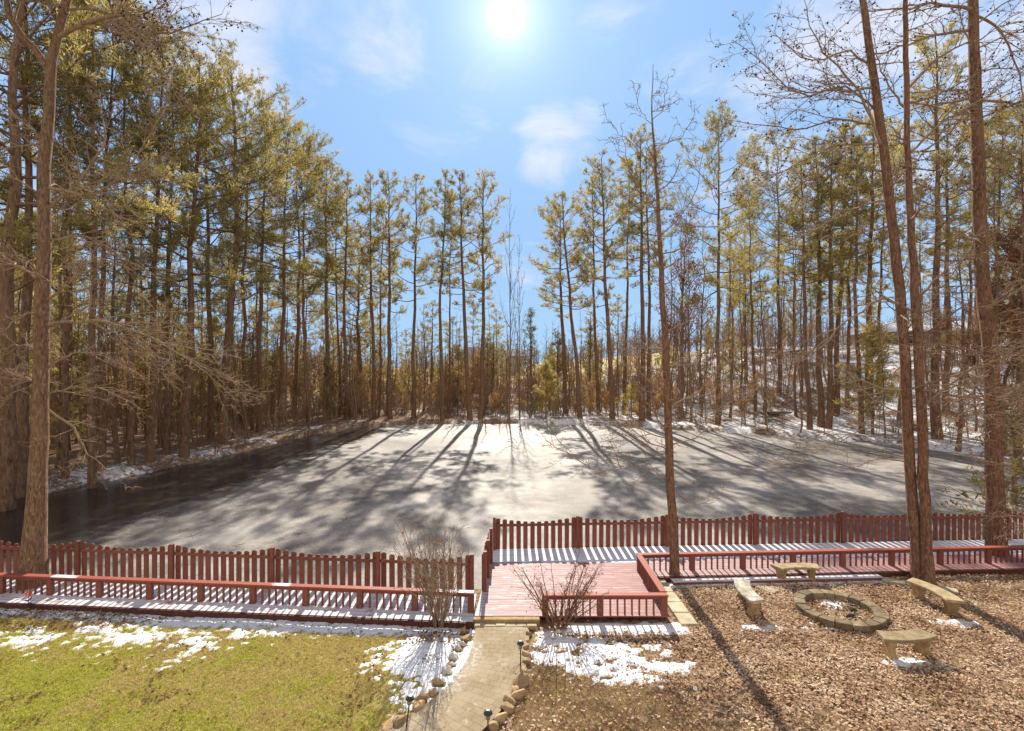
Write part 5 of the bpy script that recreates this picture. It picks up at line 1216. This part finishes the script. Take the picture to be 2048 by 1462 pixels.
# rust-coloured birdhouse on a post
x, y = PX(1921, 42), 42.0; r = tag(empty('birdhouse', (x, y, gz(x, y))), 'small rust-red birdhouse on a post, on the right slope left of the thickest trunk', 'birdhouse')
MB().box(-.05, .05, -.05, .05, -.2, 1.15).build('post', M['weathered_wood'], r)
MB().box(-.22, .22, -.2, .2, 1.152, 1.6).build('box', M['rust_wood'], r)
mb = MB(); mb.add([(-.32, -.28, 1.603), (.32, -.28, 1.603), (.32, .28, 1.603), (-.32, .28, 1.603), (0, -.28, 1.95), (0, .28, 1.95)], [(3, 2, 1, 0), (0, 1, 4), (2, 3, 5), (1, 2, 5, 4), (3, 0, 4, 5)]); mb.build('roof', M['rust_wood'], r)
# fallen logs on the right slope
for i, (px, Z, rz, L) in enumerate([(1745, 57, .15, 5.0), (1560, 58, .3, 3.2)]):
    x = PX(px, Z); tb = TB(); tb.tube([(-L/2, 0, 0), (0, .05, .04), (L/2, 0, .02)], [.22, .19, .13], 8); o = link('fallen_log', tb.mesh('fallen_log'), M['dark_twig']); o.location = (x, Z, gz(x, Z)+.12); o.rotation_euler = (0, 0, rz)
    tag(o, ['fallen log lying on the snow left of the twin tree', 'fallen log below the broad pale-crowned pine'][i], 'log')
# twigs frozen in the ice near the left fence
for i, (px, py) in enumerate([(385, 1072), (470, 1092), (600, 1068), (690, 1040)]):
    Z = F*(CAMH-WZ)/(py-YH); x = PX(px, Z); rng_ = np.random.RandomState(i); tb = TB()
    for k in range(5): tb.tube(walk(rng_, (0, 0, .0), (math.cos(k*1.3), math.sin(k*1.3), .15), rng_.uniform(.2, .5), 3, .2, .0), [.012, .01, .008, .005], 4)
    o = link('frozen_twig', tb.mesh('frozen_twig'), M['dark_twig']); o.location = (x, Z, WZ); tag(o, 'dark twig cluster frozen in the ice, '+ordn(i)+' from the left beyond the left fence', 'twig', 'twigs frozen in the ice')

# ------------------------------------------------------------------ light, sky, camera
w = bpy.data.worlds.new('World'); S.world = w; w.use_nodes = True; nt = w.node_tree; bg = nt.nodes['Background']
sky = N(nt, 'ShaderNodeTexSky', sky_type='NISHITA'); sky.sun_disc = False; sky.sun_elevation = SUN_EL; sky.sun_rotation = SUN_AZ; sky.altitude = 200; sky.air_density = 1.0; sky.dust_density = .6; sky.ozone_density = 2.0
tc = N(nt, 'ShaderNodeTexCoord'); dirv = tc.outputs['Generated']
STR = .12
def cmin(a, col):
    m = N(nt, 'ShaderNodeMix', data_type='RGBA', blend_type='DARKEN'); m.inputs[0].default_value = 1; nt.links.new(a, m.inputs[6]); m.inputs[7].default_value = (*col, 1); return m.outputs[2]
EXPO = .6; CAP = tuple(v/2**EXPO for v in (.36, .60, .97)); CLOUD = tuple(v/2**EXPO for v in (.82, .86, 1.0))
c = cmin(sky.outputs[0], tuple(v/STR for v in CAP))
sz0 = N(nt, 'ShaderNodeSeparateXYZ'); nt.links.new(dirv, sz0.inputs[0])
c = mix(nt, mrange(nt, sz0.outputs['Z'], .30, .0, 0, .6), c, tuple(v/STR/2**EXPO for v in (.50, .76, .98)))
def dotp(v):
    d = N(nt, 'ShaderNodeVectorMath', operation='DOT_PRODUCT'); nt.links.new(dirv, d.inputs[0]); d.inputs[1].default_value = tuple(v); return d.outputs['Value']
def pdir(px, py): return Vector(((px-1024)/F, 1, (YH-py)/F)).normalized()
sxyz = N(nt, 'ShaderNodeSeparateXYZ'); nt.links.new(dirv, sxyz.inputs[0])
zc = mth(nt, 'ADD', mth(nt, 'MAXIMUM', sxyz.outputs['Z'], 0), .12)
comb = N(nt, 'ShaderNodeCombineXYZ'); nt.links.new(mth(nt, 'DIVIDE', sxyz.outputs['X'], zc), comb.inputs[0]); nt.links.new(mth(nt, 'DIVIDE', sxyz.outputs['Y'], zc), comb.inputs[1])
cn = noise(nt, comb.outputs[0], 2.3, 8, .62, .5)
msk = None
for px, py, rad, amp in ((1110, 285, 6.0, .85), (1165, 245, 3.5, .75), (1640, 240, 11, .72), (1850, 110, 15, .88), (1560, 290, 6, .75), (1700, 60, 9, .7), (400, 60, 10, .8), (470, 200, 7, .4), (770, 70, 8, .52), (620, 30, 9, .45), (1300, 60, 10, .42), (900, 200, 9, .34), (1440, 410, 5, .45), (1010, 520, 7, .4), (150, 300, 14, .5), (1900, 430, 11, .4)):
    m_ = mth(nt, 'MULTIPLY', mrange(nt, dotp(pdir(px, py)), math.cos(R(rad)), 1.0), amp); msk = m_ if msk is None else mth(nt, 'MAXIMUM', msk, m_)
cl = mrange(nt, mth(nt, 'ADD', cn, mth(nt, 'MULTIPLY', msk, .42)), .62, .98, 0, .9)
c = mix(nt, cl, c, tuple(v/STR for v in CLOUD))
# warm fill light added to the unseen half of the sky behind the viewer
back = mrange(nt, mth(nt, 'ADD', mth(nt, 'MULTIPLY', sxyz.outputs['Y'], -1), mth(nt, 'MULTIPLY', mth(nt, 'SUBTRACT', cn, .5), 1.2)), -.05, .35)
back = mth(nt, 'MULTIPLY', back, mrange(nt, sxyz.outputs['Z'], -.02, .1))
c = mix(nt, mth(nt, 'MULTIPLY', back, .7), c, tuple(v/STR for v in (.66, .56, .45)))
# the sun's glare in the sky
ds = dotp(SUN)
gl = mth(nt, 'ADD', mth(nt, 'ADD', mth(nt, 'MULTIPLY', mth(nt, 'POWER', mth(nt, 'MAXIMUM', ds, 0), 5000), 1.3/STR), mth(nt, 'MULTIPLY', mth(nt, 'POWER', mth(nt, 'MAXIMUM', ds, 0), 420), .26/STR)), mth(nt, 'MULTIPLY', mth(nt, 'POWER', mth(nt, 'MAXIMUM', ds, 0), 38), .10/STR))
va = N(nt, 'ShaderNodeVectorMath', operation='ADD'); nt.links.new(c, va.inputs[0])
cb_ = N(nt, 'ShaderNodeCombineXYZ')
for i in range(3): nt.links.new(gl, cb_.inputs[i])
nt.links.new(cb_.outputs[0], va.inputs[1])
nt.links.new(va.outputs[0], bg.inputs['Color']); bg.inputs['Strength'].default_value = STR
sl = bpy.data.lights.new('Sun', 'SUN'); sl.energy = 5.0; sl.angle = R(.5); sl.color = (1, .92, .80)
so = bpy.data.objects.new('Sun', sl); COL.objects.link(so); so.rotation_mode = 'QUATERNION'; so.rotation_quaternion = (-SUN).to_track_quat('-Z', 'Y')

cam = bpy.data.cameras.new('Camera'); cam.sensor_width = 36; cam.lens = 18; cam.clip_start = .1; cam.clip_end = 3000
co = bpy.data.objects.new('Camera', cam); COL.objects.link(co); co.location = (0, 0, CAMH); co.rotation_euler = (R(90), 0, 0); S.camera = co
S.render.engine = 'CYCLES'; S.render.resolution_x = 1024; S.render.resolution_y = 731
S.view_settings.view_transform = 'Standard'; S.view_settings.look = 'None'; S.view_settings.exposure = EXPO; S.view_settings.gamma = 1
S.cycles.max_bounces = 6; S.cycles.diffuse_bounces = 3; S.cycles.transmission_bounces = 4; S.cycles.caustics_reflective = False; S.cycles.caustics_refractive = False
